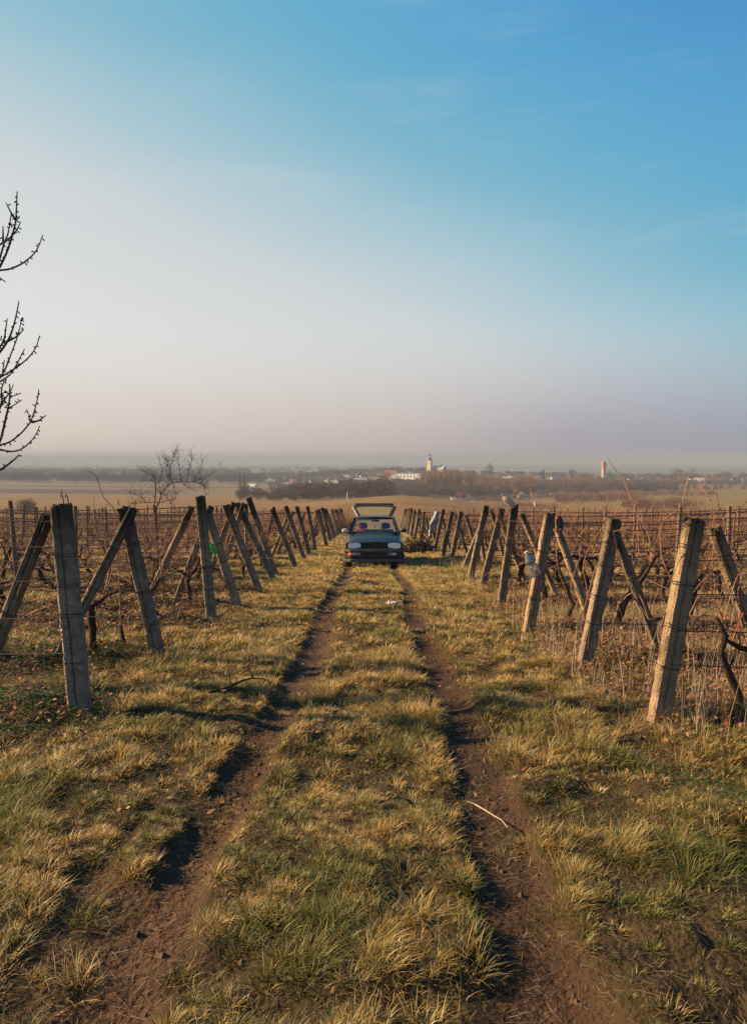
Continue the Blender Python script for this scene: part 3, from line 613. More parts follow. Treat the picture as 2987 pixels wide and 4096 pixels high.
if far: merged('far_grapevines', far, M_cane, [m[1] for m in VM[:4]], label='reddish haze of bare vines at the far end of the vineyard', cat='grapevines', kind='stuff')
# traced canes of the nearest vines
def traced(name, trunk, canes, conv, Y, label, cat, group=None, rc=.0065, mt=M_canep, jitter=.25, buds=True, trunkr=.028, child=('trunk', 'canes')):
    B0 = np.array(trunk[0]); root = empty(name, tuple(B0), label=label, cat=cat, group=group)
    t = MB(); t.tube([np.array(p)-B0 for p in trunk], list(np.linspace(trunkr*1.2, trunkr*.7, len(trunk))), 7, .25); t.build(child[0], M_bark, root, True)
    c = MB()
    for pl in canes:
        dz = random.uniform(-jitter, jitter); d1 = random.uniform(-jitter, jitter); Q_ = []
        for a in range(len(pl)-1):
            for f in (0, .5): Q_.append(np.array(pl[a])*(1-f)+np.array(pl[a+1])*f)
        Q_.append(np.array(pl[-1])); n = len(Q_)
        pts = [P(*conv(*q_), Y+dz*(j/n)+d1*.4)-B0+np.random.normal(0, .003, 3) for j, q_ in enumerate(Q_)]
        c.tube(pts, list(np.linspace(rc, rc*.45, n)), 5)
        if buds:
            for j in range(1, n):
                for f in (.3, .8):
                    p_ = pts[j-1]*(1-f)+pts[j]*f; rr = rc*(1.7-.9*j/n); c.tube([p_, p_+np.random.normal(0, 1, 3)*rr*.9], [rr*.8, rr*.5], 4)
    c.build(child[1], mt, root, fix=False); return root
K5 = lambda x, y: (2100+x/1.862, 1900+y/1.862)
K8 = lambda x, y: (1960+x/3.9075, 1980+y/3.9075)
def gp(px, Y): x = (px-1493.5)/F*Y; return (x, Y, Hs(x, Y)-.05)
tv = gp(2900, 5.9)
traced('grapevine', [tuple(P(2935, 2890, 5.95)), tuple(P(2958, 2790, 5.9)), tuple(P(2915, 2700, 5.95)), tuple(P(2880, 2620, 5.85)), tuple(P(2900, 2545, 5.9)), tuple(P(2858, 2470, 5.9))],
 [[(1080,780),(1010,600),(1000,440),(1020,360),(1055,260)], [(1040,330),(1120,270),(1170,230),(1190,130),(1205,40),(1224,0)], [(1340,520),(1370,420),(1390,290),(1380,200),(1340,130),(1295,70)],
  [(1500,460),(1480,340),(1440,230),(1420,160),(1395,90)], [(1545,560),(1545,350),(1580,260),(1650,195)], [(1205,1240),(1215,1060),(1290,900),(1360,750),(1435,605)], [(1465,1250),(1490,1050),(1540,850),(1590,740),(1660,630)],
  [(1185,1300),(1120,1120),(1040,940)], [(1160,660),(1060,640),(980,625)], [(920,555),(1000,600),(1160,660)], [(1400,1315),(1350,1200),(1290,1080),(1265,960)], [(1290,780),(1400,950),(1520,1120)], [(1220,1050),(1300,1050),(1390,1045)],
  [(720,370),(850,360),(1000,350),(1080,370)], [(1000,1250),(980,1180),(1030,1080),(1040,920)]], K5, 5.95, 'grapevine with long orange canes beside the sunlit ochre edged post', 'grapevine', rc=.0058)
tv = gp(2380, 8.6)
traced('grapevine', [tv, (tv[0]+.03, tv[1], tv[2]+.3), tuple(P(2345, 2470, 8.6)), tuple(P(2335, 2440, 8.6))],
 [[(430,1020),(470,860),(520,700),(560,620)], [(440,1000),(350,800),(370,700),(420,600)], [(620,420),(600,360),(590,300),(545,230)], [(590,330),(600,250),(615,150)], [(520,970),(540,820),(580,640),(640,480),(660,380)],
  [(450,980),(500,760),(590,560),(600,480),(570,400)], [(470,900),(430,700),(460,560),(520,450)], [(660,300),(690,240),(725,195)], [(560,1100),(600,900),(640,740),(600,640)], [(700,960),(760,900),(850,840),(930,700)]], K5, 8.5, 'grapevine climbing the dark mossy post with tangled pale canes', 'grapevine', rc=.0058)
tv = gp(2260, 10.9)
traced('grapevine', [tv, tuple(P(2290, 2420, 10.9)), tuple(P(2235, 2280, 10.9)), tuple(P(2225, 2200, 10.9))],
 [[(1040,1050),(1030,780),(1050,650),(1020,500),(1030,380),(1060,220),(1100,150),(1210,95)], [(970,760),(900,600),(820,440),(700,270),(585,150)], [(915,270),(980,200),(1100,150),(1200,95)], [(1170,190),(1220,340),(1240,440)], [(1240,440),(1320,360),(1405,285)],
  [(1290,1380),(1310,1150),(1390,1030),(1400,850),(1470,640),(1520,500)], [(1310,1400),(1430,1220),(1540,1000)], [(1060,850),(1150,690),(1210,530)], [(1440,1850),(1410,1650),(1330,1420),(1240,1220),(1130,1120)]], K8, 10.8, 'tall sprawling grapevine between the bottle post and the mossy post', 'grapevine', rc=.0066)
K6 = lambda x, y: (x/1.652, 1750+y/1.652)
tv = gp(500, 8.7)
traced('grapevine', [tv, tuple(P(495, 2560, 8.7)), tuple(P(480, 2500, 8.7))],
 [[(800,1240),(790,900),(770,640),(755,470),(720,435),(690,400),(660,330),(648,280),(625,240),(595,225),(560,220)], [(700,560),(690,500),(705,440)], [(780,440),(785,410)], [(640,640),(620,520),(625,400)], [(560,650),(545,560),(550,500)]], K6, 8.7, 'grapevine whose long thin cane arches over beside the second left post', 'grapevine', rc=.006)
# ------------------------------------------------------------ stump-like vine trunks seen in the near left row are part of the vines
# ------------------------------------------------------------ small things
M_clear = glassmat('clear_plastic', (.92, .92, .92), .8, .30, (.24, .24, .22)); M_milk = mat('milky_plastic', (.50, .45, .37), col2=(.36, .31, .25), nscale=14, rough=.35, spec=.5, translucent=.5)
M_green = bpy.data.materials.new('green_plastic'); M_green = mat('green_plastic', (.02, .42, .06), rough=.25, spec=.6, translucent=.55)
def bottle(loc, axis, Ln, r, mt, capm, label, crush=.0, waist=0, seed=1, ribs=True, flip=False):
    rnd = random.Random(seed); root = empty('plastic_bottle', loc, label=label, cat='bottle')
    Mx = frame_to(axis, (0, -1, 0)); Mx.translation = mathutils.Vector(loc); root.matrix_world = Mx
    prof = [(r*.55, 0), (r*.9, Ln*.02), (r, Ln*.06)]
    for i in range(1, 10): z = Ln*(.06+.56*i/9); prof.append((r*(1-.05*(i % 2)*(1 if ribs else 0))*(1-waist*math.exp(-((z/Ln-.50)/.04)**2)), z))
    prof += [(r*.93, Ln*.68), (r*.75, Ln*.77), (r*.5, Ln*.85), (r*.28, Ln*.9), (r*.26, Ln*.945)]
    mb = MB(); k = 18
    V = []
    for q_, z in prof:
        for j in range(k):
            a = 2*math.pi*j/k; c_ = 1+crush*rnd.uniform(-.5, .25)*(1 if z < Ln*.85 else .1); V.append((q_*math.cos(a)*c_, q_*math.sin(a)*c_*(1-crush*.6), z))
    n = len(prof); mb.add(V, [(i*k+j, i*k+(j+1) % k, (i+1)*k+(j+1) % k, (i+1)*k+j) for i in range(n-1) for j in range(k)]+[tuple(range(k))[::-1]])
    mb.build('bottle_body', mt, root, True)
    MB().lathe([(r*.30, Ln*.93), (r*.33, Ln*.935), (r*.33, Ln*.995), (r*.28, Ln)], 14).build('cap', capm, root)
    return root
M_capd = mat('dark_cap', (.05, .03, .03), rough=.4); M_capy = mat('brown_gold_cap', (.30, .17, .05), rough=.3, spec=.6); M_capw = mat('pale_cap', (.4, .42, .42), rough=.4)
b0 = P(938, 2226, 13.0); b1 = P(838, 2176-20, 13.0); b0 = P(884, 2226, 13.05); b1 = P(842, 2172, 13.05); 
bottle(tuple(P(880, 2224, 13.0)), (P(838, 2170, 13.0)-P(880, 2224, 13.0)), .28, .060, M_green, M_capw, 'crushed bright green plastic bottle hung against the leaning post', .35, .0, 3)
y4 = RY[3]
bottle(tuple(P(2055, 2030, y4-.02)), (P(2008, 1978, y4)-P(2055, 2030, y4)), .30, .066, M_milk, M_capy, 'milky plastic bottle with brown cap stuck upside on a post top', .15, 0, 5, False)
y3 = RY[2]
bottle(tuple(P(2143, 2306, y3-.2)), (P(2106, 2212, y3-.2)-P(2143, 2306, y3-.2)), .35, .076, M_clear, M_capw, 'squashed clear plastic bottle tied by its waist to a post', .45, .3, 9, False)
def cloth(name, pts_fn, nu, nv, mt, label, cat, thick=.006):
    mb = MB(); rows = [[pts_fn(i/(nu-1), j/(nv-1)) for j in range(nv)] for i in range(nu)]
    mb.loft(rows, closed=False, caps=False); o = mb.build(name, mt, None, True, fix=True)
    s_ = o.modifiers.new('thickness', 'SOLIDIFY'); s_.thickness = thick; return tag(o, label, cat)
# pale blue cloth draped over a far right post
yc = RY[9]-.1
def dr(u, v):
    # u along the width, v downwards
    tx = 1748+(u-.5)*26; bx = 1722+(u-.5)*20
    py = 2046+v*(78+26*math.sin(u*7)+8*math.sin(u*19)); px = tx+(bx-tx)*v+3*math.sin(v*9+u*4)
    return P(px, py, yc-.12*math.sin(u*math.pi)+.05*math.sin(u*14+v*3)*(.3+v))
cloth('draped_cloth', dr, 22, 16, mat('pale_blue_cloth', (.24, .30, .32), col2=(.13, .17, .19), nscale=5, rough=.9), 'pale blue grey cloth draped over a post beyond the brushwood pile', 'cloth')
yd = RY[2]+.25
def dj(u, v):
    px = 2228+(u-.5)*44+5*math.sin(v*6+u*5)-6*(1-v)*(u-.5); py = 2062+v*(66+14*math.sin(u*9)); return P(px, py, yd-.07*math.sin(u*math.pi)+.03*math.sin(u*17+v*5))
cloth('hanging_jacket', dj, 20, 16, mat('dark_jacket', (.035, .040, .042), col2=(.12, .13, .13), nscale=7, rough=.7), 'crumpled dark jacket hung on the brace beside the mossy post', 'jacket')
ro = MB(); 
for k in range(5): ro.tube([P(2214+random.uniform(-4, 12), 2068+k*3, yd-.12), P(2224+random.uniform(-4, 8), 2073+k*2, yd-.14), P(2236, 2078+k*3, yd-.1)], .010, 5, .3)
tag(ro.build('red_rag', mat('red_rag', (.35, .05, .07), rough=.9)), 'small faded red rag knotted above the dark jacket', 'rag')
# litter, branches
lx = G(1567, 2433); 
def lt(u, v): return np.array((lx[0]+(u-.5)*.13+.03*math.sin(v*9+u*5), lx[1]+(v-.5)*.09+.02*math.sin(u*11), Hs(lx[0], lx[1])+.05+.03*math.sin(u*12+v*4)*math.cos(v*9)))
cloth('litter_scrap', lt, 9, 8, mat('white_plastic_scrap', (.46, .47, .46), rough=.5), 'crumpled white scrap of litter on the grass between the wheel ruts', 'litter', .003)
def ground_branch(pix, r, mt, label, lift=.03, forks=2):
    mb = MB(); pts = []
    for p in pix: g = G(*p); pts.append(np.array((g[0], g[1], Hs(g[0], g[1])+lift)))
    mb.tube(pts, list(np.linspace(r, r*.45, len(pts))), 6, .15)
    for k in range(forks):
        a = pts[random.randrange(1, len(pts)-1)]; mb.tube(wander(a, (random.uniform(-1, 1), random.uniform(-.6, 1), .3), 3, .04, .3), [r*.5, r*.4, r*.3, r*.2], 4)
    return tag(mb.build('fallen_branch', mt), label, 'branch')
ground_branch([(838,2838),(880,2822),(925,2806),(975,2785),(1010,2775),(1050,2773),(1095,2776)], .012, M_bark, 'dark crooked branch lying left of the left wheel rut', .07)
ground_branch([(1868,3226),(1900,3232),(1935,3252),(1975,3284),(2005,3305),(2028,3330)], .0055, mat('bleached_twig', (.27, .22, .17), rough=.8), 'pale bleached twig lying in the right wheel rut', .06, 0)
ground_branch([(1180,2478),(1240,2490),(1290,2500)], .010, M_bark, 'short dark branch lying in the grass by the left rut', .05) if False else None
# pile of cut vine wood by the right posts
pc = onG(1690, 2212); mb = MB(); np.random.seed(3)
for k in range(230):
    a = random.uniform(0, 6.28); rr = random.random()**.6; bx = pc[0]+rr*.50*math.cos(a)-.15*(random.random()**2)*2; by = pc[1]+rr*.45*math.sin(a)
    z = Hs(bx, by)+random.uniform(0, .62)*(1-rr*.75)+.02
    n = 6; mb.tube(wander((bx, by, z), (random.uniform(-1, 1), random.uniform(-1, 1), random.uniform(-.3, .5)), n, random.uniform(.05, .10), .38), [random.uniform(.008, .024)]*(n)+[.006], 5, .2)
for k in range(26):
    bx = pc[0]-random.uniform(.4, 1.15); by = pc[1]+random.uniform(-.3, .25); z = Hs(bx, by)+random.uniform(.02, .16)
    mb.tube(wander((bx, by, z), (random.uniform(-1, 1), random.uniform(-.6, .6), random.uniform(-.1, .35)), 6, .08, .35), [.013]*6+[.006], 5, .2)
tag(mb.build('brushwood_pile', M_bark, fix=False), 'dark tangled heap of grubbed up vine stumps right of the car', 'brushwood')
# ------------------------------------------------------------ the car
paint = mat('dark_teal_paint', (.006, .011, .014), col2=(.013, .018, .020), nscale=3, rough=.26, spec=.30, coat=0)
paint.node_tree.nodes['Principled BSDF'].inputs['Coat Roughness'].default_value = .12
blackp = mat('black_bumper_plastic', (.022, .023, .024), rough=.6); greyp = mat('grey_bumper_plastic', (.11, .105, .10), rough=.8, col2=(.06, .055, .05), nscale=9)
rubber = mat('tyre_rubber', (.02, .018, .016), col2=(.06, .045, .03), nscale=6, rough=.9); rimm = mat('steel_rim', (.10, .10, .10), rough=.5, metal=.7)
glass = glassmat('window_glass', (.93, .95, .92), .01, fr_=.15); glassw = glassmat('hatch_glass', (.95, .97, .84), .01, .12, (.34, .38, .22), fr_=.15)
lens = glassmat('headlight_lens', (.9, .92, .92), .5, .72, (.93, .96, .96)); refl = mat('reflector', (.62, .64, .64), rough=.18, metal=.9)  # white diffuse in the lens stands in for reflected sky
orange = mat('orange_lens', (.85, .16, .02), rough=.25, spec=.6); clearl = mat('clear_lens', (.42, .43, .43), rough=.25, spec=.6); redl = mat('dull_red_lens', (.13, .02, .025), rough=.35)
redc = mat('red_seat_cloth', (.17, .015, .04), rough=.9); darkc = mat('dark_seat_cloth', (.03, .018, .025), rough=.95); inner = mat('cabin_trim', (.02, .02, .02), rough=.8)
chrome = mat('dull_chrome', (.35, .35, .35), rough=.3, metal=.9); white = mat('white_mirror_shell', (.62, .62, .60), rough=.35); tealm = mat('teal_sunband', (.02, .13, .12), rough=.4); greenp = mat('green_sticker', (.02, .35, .22), rough=.6); paper = mat('paper_sticker', (.75, .75, .72), rough=.7)
g1 = G(1497, 2262); CX, CY = g1[0], g1[1]-.83
car = empty('parked_car', label='dark hatchback car parked facing the camera with its tailgate open', cat='car')
car.location = (CX, CY, H0s(CX, CY)-.02); car.rotation_euler = (-math.atan(.063), 0, 0)
def hood_z(y): return float(np.interp(y, [0, .10, .18, .5, .95, 1.18], [.70, .715, .75, .845, .925, .965]))
rings = []
Ysn = [.06, .10, .18, .3, .42, .49, .53, .6, .7, .83, .96, 1.06, 1.13, 1.17, 1.24, 1.5, 2.0, 2.5, 2.9, 2.96, 3.0, 3.05, 3.15, 3.3, 3.45, 3.55, 3.6, 3.64, 3.72, 3.85, 3.93]
for y in Ysn:
    w = float(np.interp(y, [.06, .18, .5, 1, 2, 3.2, 3.7, 3.93], [.74, .79, .825, .84, .845, .84, .80, .76])); zt = hood_z(y) if y < 1.18 else float(np.interp(y, [1.18, 1.3, 3.6, 3.93], [.965, .93, .95, .93]))
    zb = .24
    for ax in (.83, 3.3):
        d = abs(y-ax)
        if d < .34: zb = max(zb, .24+math.sqrt(max(0, .34**2-d**2))*1.12)
    zs = zt-.055 if y < 1.2 else zt-.01
    zm = max(zb+.03, .50)
    half = [(0, zb), (w*.96, zb), (w*.99, zb+.02), (w, max(zm, .55)), (w*.99, max(zb+.05, .68)), (w*.94, zs-.06), (w*.865, zs+.005), (w*.55, zt+.015), (0, zt+.04 if y < 1.18 else zt)]
    rings.append([(x, y, z) for x, z in half]+[(-x, y, z) for x, z in half[-2:0:-1]])
body = MB().loft(rings).build('body', paint, car, True)
for p in body.data.polygons: p.use_smooth = True
bm_ = body.modifiers.new('es', 'EDGE_SPLIT'); bm_.split_angle = R(35)
# bonnet creases, wheel arches trim
for sg in (-1, 1):
    MB().tube([(sg*.60, .17, .765), (sg*.66, .5, .862), (sg*.70, 1.1, .955)], .008, 6).build('bonnet_seam', inner, body)
# pillars + roof
cab = MB()
def bar(mb, a, b, w, h):
    a = np.array(a, float); b = np.array(b, float); d = b-a; L_ = np.linalg.norm(d); M_ = np.array(frame_to(d, (0, -1, 0)).to_3x3())
    V = np.array([(sx*w/2, sy*h/2, z) for z in (0, L_) for sx, sy in ((-1, -1), (1, -1), (1, 1), (-1, 1))]) @ M_.T+a
    mb.add(V, [(0, 3, 2, 1), (4, 5, 6, 7), (0, 1, 5, 4), (1, 2, 6, 5), (2, 3, 7, 6), (3, 0, 4, 7)])
for sg in (-1, 1):
    bar(cab, (sg*.735, 1.16, .93), (sg*.575, 1.86, 1.385), .075, .06); bar(cab, (sg*.755, 2.32, .93), (sg*.60, 2.3, 1.38), .05, .10)
    bar(cab, (sg*.575, 1.84, 1.375), (sg*.60, 3.3, 1.375), .05, .05)
    cab.add([(sg*.775, 3.18, .93), (sg*.76, 3.86, .93), (sg*.62, 3.50, 1.37), (sg*.63, 3.05, 1.37), (sg*.70, 3.18, .93), (sg*.69, 3.86, .93), (sg*.56, 3.50, 1.37), (sg*.57, 3.05, 1.37)],
            [(0, 1, 2, 3), (7, 6, 5, 4), (0, 4, 5, 1), (1, 5, 6, 2), (2, 6, 7, 3), (3, 7, 4, 0)])
cab.build('pillars', mat('black_pillar_paint', (.008, .009, .010), rough=.4), car)
rr = []
for y, hw, z in ((1.80, .545, 1.378), (1.86, .57, 1.398), (2.1, .595, 1.415), (2.6, .61, 1.425), (3.2, .60, 1.41), (3.48, .58, 1.385)):
    rr.append([(x*hw, y+.03*(abs(x) > .9)*(y < 2), z+.028*(1-x*x)-(.02 if abs(x) == 1 else 0)) for x in (-1, -.9, -.6, -.3, 0, .3, .6, .9, 1)]+[(x*hw*.97, y, z-.035) for x in (1, .5, 0, -.5, -1)])
MB().loft(rr).build('roof', paint, car, True)
def pane(name, q_, mt, parent, t=.004):
    q_ = [np.array(p, float) for p in q_]; n = np.cross(q_[1]-q_[0], q_[2]-q_[0]); n = n/np.linalg.norm(n)*t
    return MB().add(q_+[p+n for p in q_], [(0, 1, 2, 3), (7, 6, 5, 4), (0, 4, 5, 1), (1, 5, 6, 2), (2, 6, 7, 3), (3, 7, 4, 0)]).build(name, mt, parent)
ws = pane('windshield', [(-.72, 1.17, .955), (.72, 1.17, .955), (.555, 1.84, 1.38), (-.555, 1.84, 1.38)], glass, car)
for sg in (-1, 1):
    pane('side_window', [(sg*.765, 1.30, .935), (sg*.775, 2.27, .935), (sg*.61, 2.27, 1.375), (sg*.59, 1.9, 1.375)], glass, car)
    pane('side_window', [(sg*.775, 2.37, .935), (sg*.775, 3.14, .935), (sg*.625, 3.02, 1.375), (sg*.61, 2.35, 1.375)], glass, car)
# cowl, dashboard, wipers
MB().box((0, 1.14, .962), (1.36, .10, .03)).build('cowl', blackp, car)
MB().box((0, 1.42, .955), (1.36, .40, .07)).build('dashboard', inner, car)
for x0, x1 in ((-.60, -.02), (.02, .58)):
    w = MB(); w.tube([(x0+.5, 1.15, .975), (x0+.2, 1.17, .985), (x0, 1.19, .992)], .006, 5); w.tube([(x0-.04, 1.185, .985), (x0+.5, 1.205, 1.0)], .005, 4); w.build('wiper', blackp, car)
sw = MB(); sw.tube([(.34+.17*math.cos(a), 1.62+.03*math.sin(a), .95+.17*math.sin(a)*.9) for a in np.linspace(0, 6.28, 24)], .012, 6); sw.build('steering_wheel', inner, car)
# seats
for x, m in ((-.35, redc), (.35, darkc)):
    s_ = empty('front_seat'); s_.parent = car; s_.location = (x, 2.15, 0)
    prof = lambda hw, z0, z1, y, dy: [[(hw*cx, y+dy*k+cy*.06, z0+(z1-z0)*k) for cx, cy in ((-1, -.4), (-.8, -1), (0, -1.2), (.8, -1), (1, -.4), (1, .4), (.7, 1), (-.7, 1), (-1, .4))] for k in np.linspace(0, 1, 6)]
    MB().loft(prof(.24, .55, 1.03, 0, .12)).build('seat_backrest', m, s_, True)
    hr = MB(); rings_ = []
    for k in np.linspace(0, 1, 9):
        e = math.sqrt(max(.05, 1-(2*k-1)**4)); rings_.append([(.135*e*cx, .10+.05*e*cy+.03*k, 1.04+.20*k) for cx, cy in ((-1, -.4), (-.85, -.9), (0, -1), (.85, -.9), (1, -.4), (1, .4), (.8, 1), (-.8, 1), (-1, .4))])
    hr.loft(rings_).build('headrest', m, s_, True)
rb = MB(); rb.box((0, 2.95, .93), (1.15, .12, .16)); rb.build('rear_bench', darkc, car)
MB().box((.03, 1.80, 1.305), (.24, .03, .065)).build('rear_view_mirror', blackp, car)
MB().tube([(.015, 1.86, 1.27), (.02, 1.86, 1.16)], .003, 4).box((.02, 1.86, 1.12), (.03, .015, .06)).build('hanging_charm', darkc, car)
pane('sun_band', [(-.545, 1.745, 1.305), (-.12, 1.745, 1.305), (-.12, 1.815, 1.362), (-.53, 1.815, 1.362)], tealm, car, .002)
MB().box((-.52, 1.768, 1.345), (.05, .01, .02)).build('corner_sticker', paper, car)
MB().box((.60, 1.29, 1.01), (.06, .01, .07), (-.9, 0, 0)).build('windscreen_sticker', greenp, car)
# mirrors
for sg, m in ((-1, white), (1, blackp)):  # left shell white, right shell black
    mm = MB(); rings_ = []
    for k in np.linspace(0, 1, 7):
        e = math.sqrt(max(.12, 1-(2*k-1)**4)); rings_.append([(sg*(.79+.165*k), 1.33+.045*e*cy, 1.02+.055*e*cz) for cy, cz in ((-1, -.8), (-1, .8), (-.4, 1), (.8, 1), (1, -.8), (-.4, -1))])
    mm.loft(rings_); mm.box((sg*.77, 1.33, .985), (.06, .04, .05)); mm.build('side_mirror', m, car, False)
# grille and lights
gl_ = MB(); gl_.prism([(-.80, .56), (.80, .56), (.78, .715), (-.78, .715)], .045, .10); gl_.build('grille', blackp, car)
for k in range(6): MB().box((0, .038, .585+k*.021), (.70, .014, .008)).build('grille_slat', inner, car)
ring = MB(); ring.tube([(.055*math.cos(a), .028, .637+.055*math.sin(a)) for a in np.linspace(0, 2*math.pi, 25)], .006, 6)
for pl in ([(-.036, .676), (-.012, .632), (0, .655), (.012, .632), (.036, .676)], [(-.046, .655), (-.024, .598), (0, .645), (.024, .598), (.046, .655)]):
    ring.tube([(x, .028, z) for x, z in pl], .005, 5)
ring.build('badge', mat('black_badge', (.05, .055, .06), rough=.3, metal=.5), car)
def hl_outline(sg, s_=1.0):
    pts = []
    for a in np.linspace(0, 2*math.pi, 28, endpoint=False):
        c_, s2 = math.cos(a), math.sin(a); p_ = 2.6 if c_ > 0 else 4.5   # c>0 is the inner end
        x = .18*s_*math.copysign(abs(c_)**(2/p_), c_); z = .075*s_*math.copysign(abs(s2)**(2/p_), s2)
        pts.append((sg*(.555-x), .637+z-(.01 if c_ < 0 else 0)))
    return pts
for sg in (-1, 1):
    h_ = MB().prism(hl_outline(sg), .000, .012).build('headlight', lens, car)
    MB().prism(hl_outline(sg, .97), .014, .030).build('reflector', refl, h_)
    MB().prism(hl_outline(sg, 1.07), .031, .044).build('headlight_surround', blackp, h_)
    MB().lathe([(.0, 0), (.022, .0), (.03, .006), (.03, .01)], 14, (sg*.57, .012, .66), mathutils.Euler((R(90), 0, 0)).to_matrix()).build('bulb', chrome, h_)
# bumper
def plan(x): ax = abs(x); return -.10+.035*(ax/.6)**2 if ax < .6 else -.065+.24*((ax-.6)/.25)**2.4
path = [(x, plan(x)) for x in np.linspace(-.80, .80, 33)]
path = [(-.85, .46), (-.852, .30), (-.845, .16), (-.83, .05)]+[p for p in path if abs(p[0]) < .80]+[(.83, .05), (.845, .16), (.852, .30), (.85, .46)]
def sweep(prof, nm, mt, par):
    rr = []
    for i, (x, y) in enumerate(path):
        a = np.array(path[max(0, i-1)]); b = np.array(path[min(len(path)-1, i+1)]); t = b-a; t /= np.linalg.norm(t); n = np.array((t[1], -t[0]))  # outward (toward -y at centre)
        rr.append([(x+n[0]*o, y+n[1]*o, z) for o, z in prof])
    return MB().loft(rr).build(nm, mt, par, False)
bp = sweep([(0, .545), (.018, .53), (.02, .46), (.005, .45), (-.012, .445), (-.012, .37), (.006, .365), (.006, .30), (-.03, .29), (-.03, .26), (-.12, .26), (-.12, .55)], 'front_bumper', blackp, car)
sweep([(.004, .262), (.014, .25), (.012, .19), (-.02, .165), (-.10, .165), (-.10, .262)], 'bumper_lip', greyp, bp)  # lip in a paler grey than the bumper
sweep([(.0215, .515), (.025, .51), (.025, .475), (.0215, .47)], 'bumper_strip', greyp, bp)
for x0, x1, m, nm in ((-.735, -.635, orange, 'indicator'), (-.625, -.51, clearl, 'parking_lamp'), (-.50, -.385, clearl, 'fog_lamp'), (.375, .47, clearl, 'fog_lamp'), (.48, .60, clearl, 'parking_lamp'), (.61, .70, redl, 'indicator')):
    xm = (x0+x1)/2; dy = plan(x1)-plan(x0); ang = math.atan2(dy, x1-x0)
    o = MB().box((0, 0, 0), (x1-x0-.008, .03, .070), (0, 0, ang)).build(nm, m, car); o.location = (xm, plan(xm)-.002, .407)
    if nm == 'fog_lamp': MB().lathe([(.024, 0), (.028, .004), (.0, .006)], 14, (0, -.017, 0), mathutils.Euler((R(90), 0, 0)).to_matrix()).build('fog_lamp_lens', inner, o)
MB().box((.47, plan(.4)-.004, .325), (.26, .012, .05)).box((-.52, plan(.5)-.004, .32), (.26, .012, .04)).build('air_intake', inner, bp)
MB().box((0, 4.0, .42), (1.60, .14, .32)).build('rear_bumper', blackp, car)
MB().box((0, 2.0, .22), (1.35, 3.4, .08)).build('underbody', inner, car)
# wheels
for sg in (-1, 1):
    for ax in (.83, 3.3):
        w = empty('wheel'); w.parent = car; w.location = (sg*.735, ax, .295)
        Mr = np.array(mathutils.Euler((0, R(90), 0)).to_matrix())
        prof = [(.18, -.09), (.25, -.095), (.285, -.088), (.295, -.07), (.298, -.03), (.298, .03), (.295, .07), (.285, .088), (.25, .095), (.18, .09)]
        MB().lathe(prof, 36, (0, 0, 0), Mr).build('tyre', rubber, w)
        rim = MB().lathe([(0, .06*sg), (.03, .075*sg), (.05, .06*sg), (.14, .045*sg), (.17, .085*sg), (.182, .092*sg), (.182, .080*sg)] if sg > 0 else [(.182, -.080), (.182, -.092), (.17, -.085), (.14, -.045), (.05, -.06), (.03, -.075), (0, -.06)], 28, (0, 0, 0), Mr)
        rim.build('rim', rimm, w)
# side trim, door handles, seams
for sg in (-1, 1):
    MB().box((sg*.848, 2.15, .50), (.014, 2.0, .06)).build('side_trim', blackp, car)
    MB().box((sg*.842, 2.02, .84), (.02, .14, .035)).build('door_handle', blackp, car)
    MB().box((sg*.836, 2.30, .66), (.012, .008, .5)).build('door_seam', inner, car)
# open tailgate, hinged at the rear edge of the roof
hg = empty('tailgate'); hg.parent = car; hg.location = (0, 3.50, 1.395); hg.rotation_euler = (R(38), 0, 0)
def trap(w0, w1, y0, y1, z0=0, bow=.02): return [(-w0, y0, z0), (w0, y0, z0), (w1, y1, z0), (-w1, y1, z0)]
def frame_(mb, o4, i4, t):
    O = [np.array(p) for p in o4]; I = [np.array(p) for p in i4]; d = np.array((0, 0, t))
    V = O+I+[p+d for p in O]+[p+d for p in I]
    Fs = []
    for k in range(4):
        l = (k+1) % 4; Fs += [(k, l, 4+l, 4+k), (8+k, 12+k, 12+l, 8+l), (k, 8+k, 8+l, l), (4+k, 4+l, 12+l, 12+k)]
    mb.add(V, Fs)
fm = MB()
OUT = [(-.52, 0, 0), (.52, 0, 0), (.70, .46, 0), (.655, .55, 0), (.45, .60, 0), (0, .62, 0), (-.45, .60, 0), (-.655, .55, 0), (-.70, .46, 0)]
INN = [(-.455, .03, 0), (.455, .03, 0), (.605, .455, 0), (.575, .50, 0), (.42, .53, 0), (0, .545, 0), (-.42, .53, 0), (-.575, .50, 0), (-.605, .455, 0)]
Vv = [np.array(p) for p in OUT+INN]; Vv += [p+np.array((0, 0, .045)) for p in Vv]; Ff = []
for k in range(9): l = (k+1) % 9; Ff += [(k, l, 9+l, 9+k), (18+k, 27+k, 27+l, 18+l), (k, 18+k, 18+l, l), (9+k, 9+l, 27+l, 27+k)]
fm.add(Vv, Ff); fm.build('tailgate_frame', inner, hg)
pane('tailgate_glass', [(-.455, .03, .03), (.455, .03, .03), (.60, .52, .03), (-.60, .52, .03)], glassw, hg)
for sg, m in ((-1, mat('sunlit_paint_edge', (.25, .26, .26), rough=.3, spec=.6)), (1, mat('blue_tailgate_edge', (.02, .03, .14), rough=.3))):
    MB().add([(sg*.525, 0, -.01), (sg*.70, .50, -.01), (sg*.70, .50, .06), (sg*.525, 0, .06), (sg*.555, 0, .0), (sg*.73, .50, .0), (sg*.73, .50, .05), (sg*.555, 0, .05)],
             [(0, 1, 2, 3), (7, 6, 5, 4), (0, 4, 5, 1), (1, 5, 6, 2), (2, 6, 7, 3), (3, 7, 4, 0)]).build('tailgate_edge', paint if sg > 0 else m, hg)
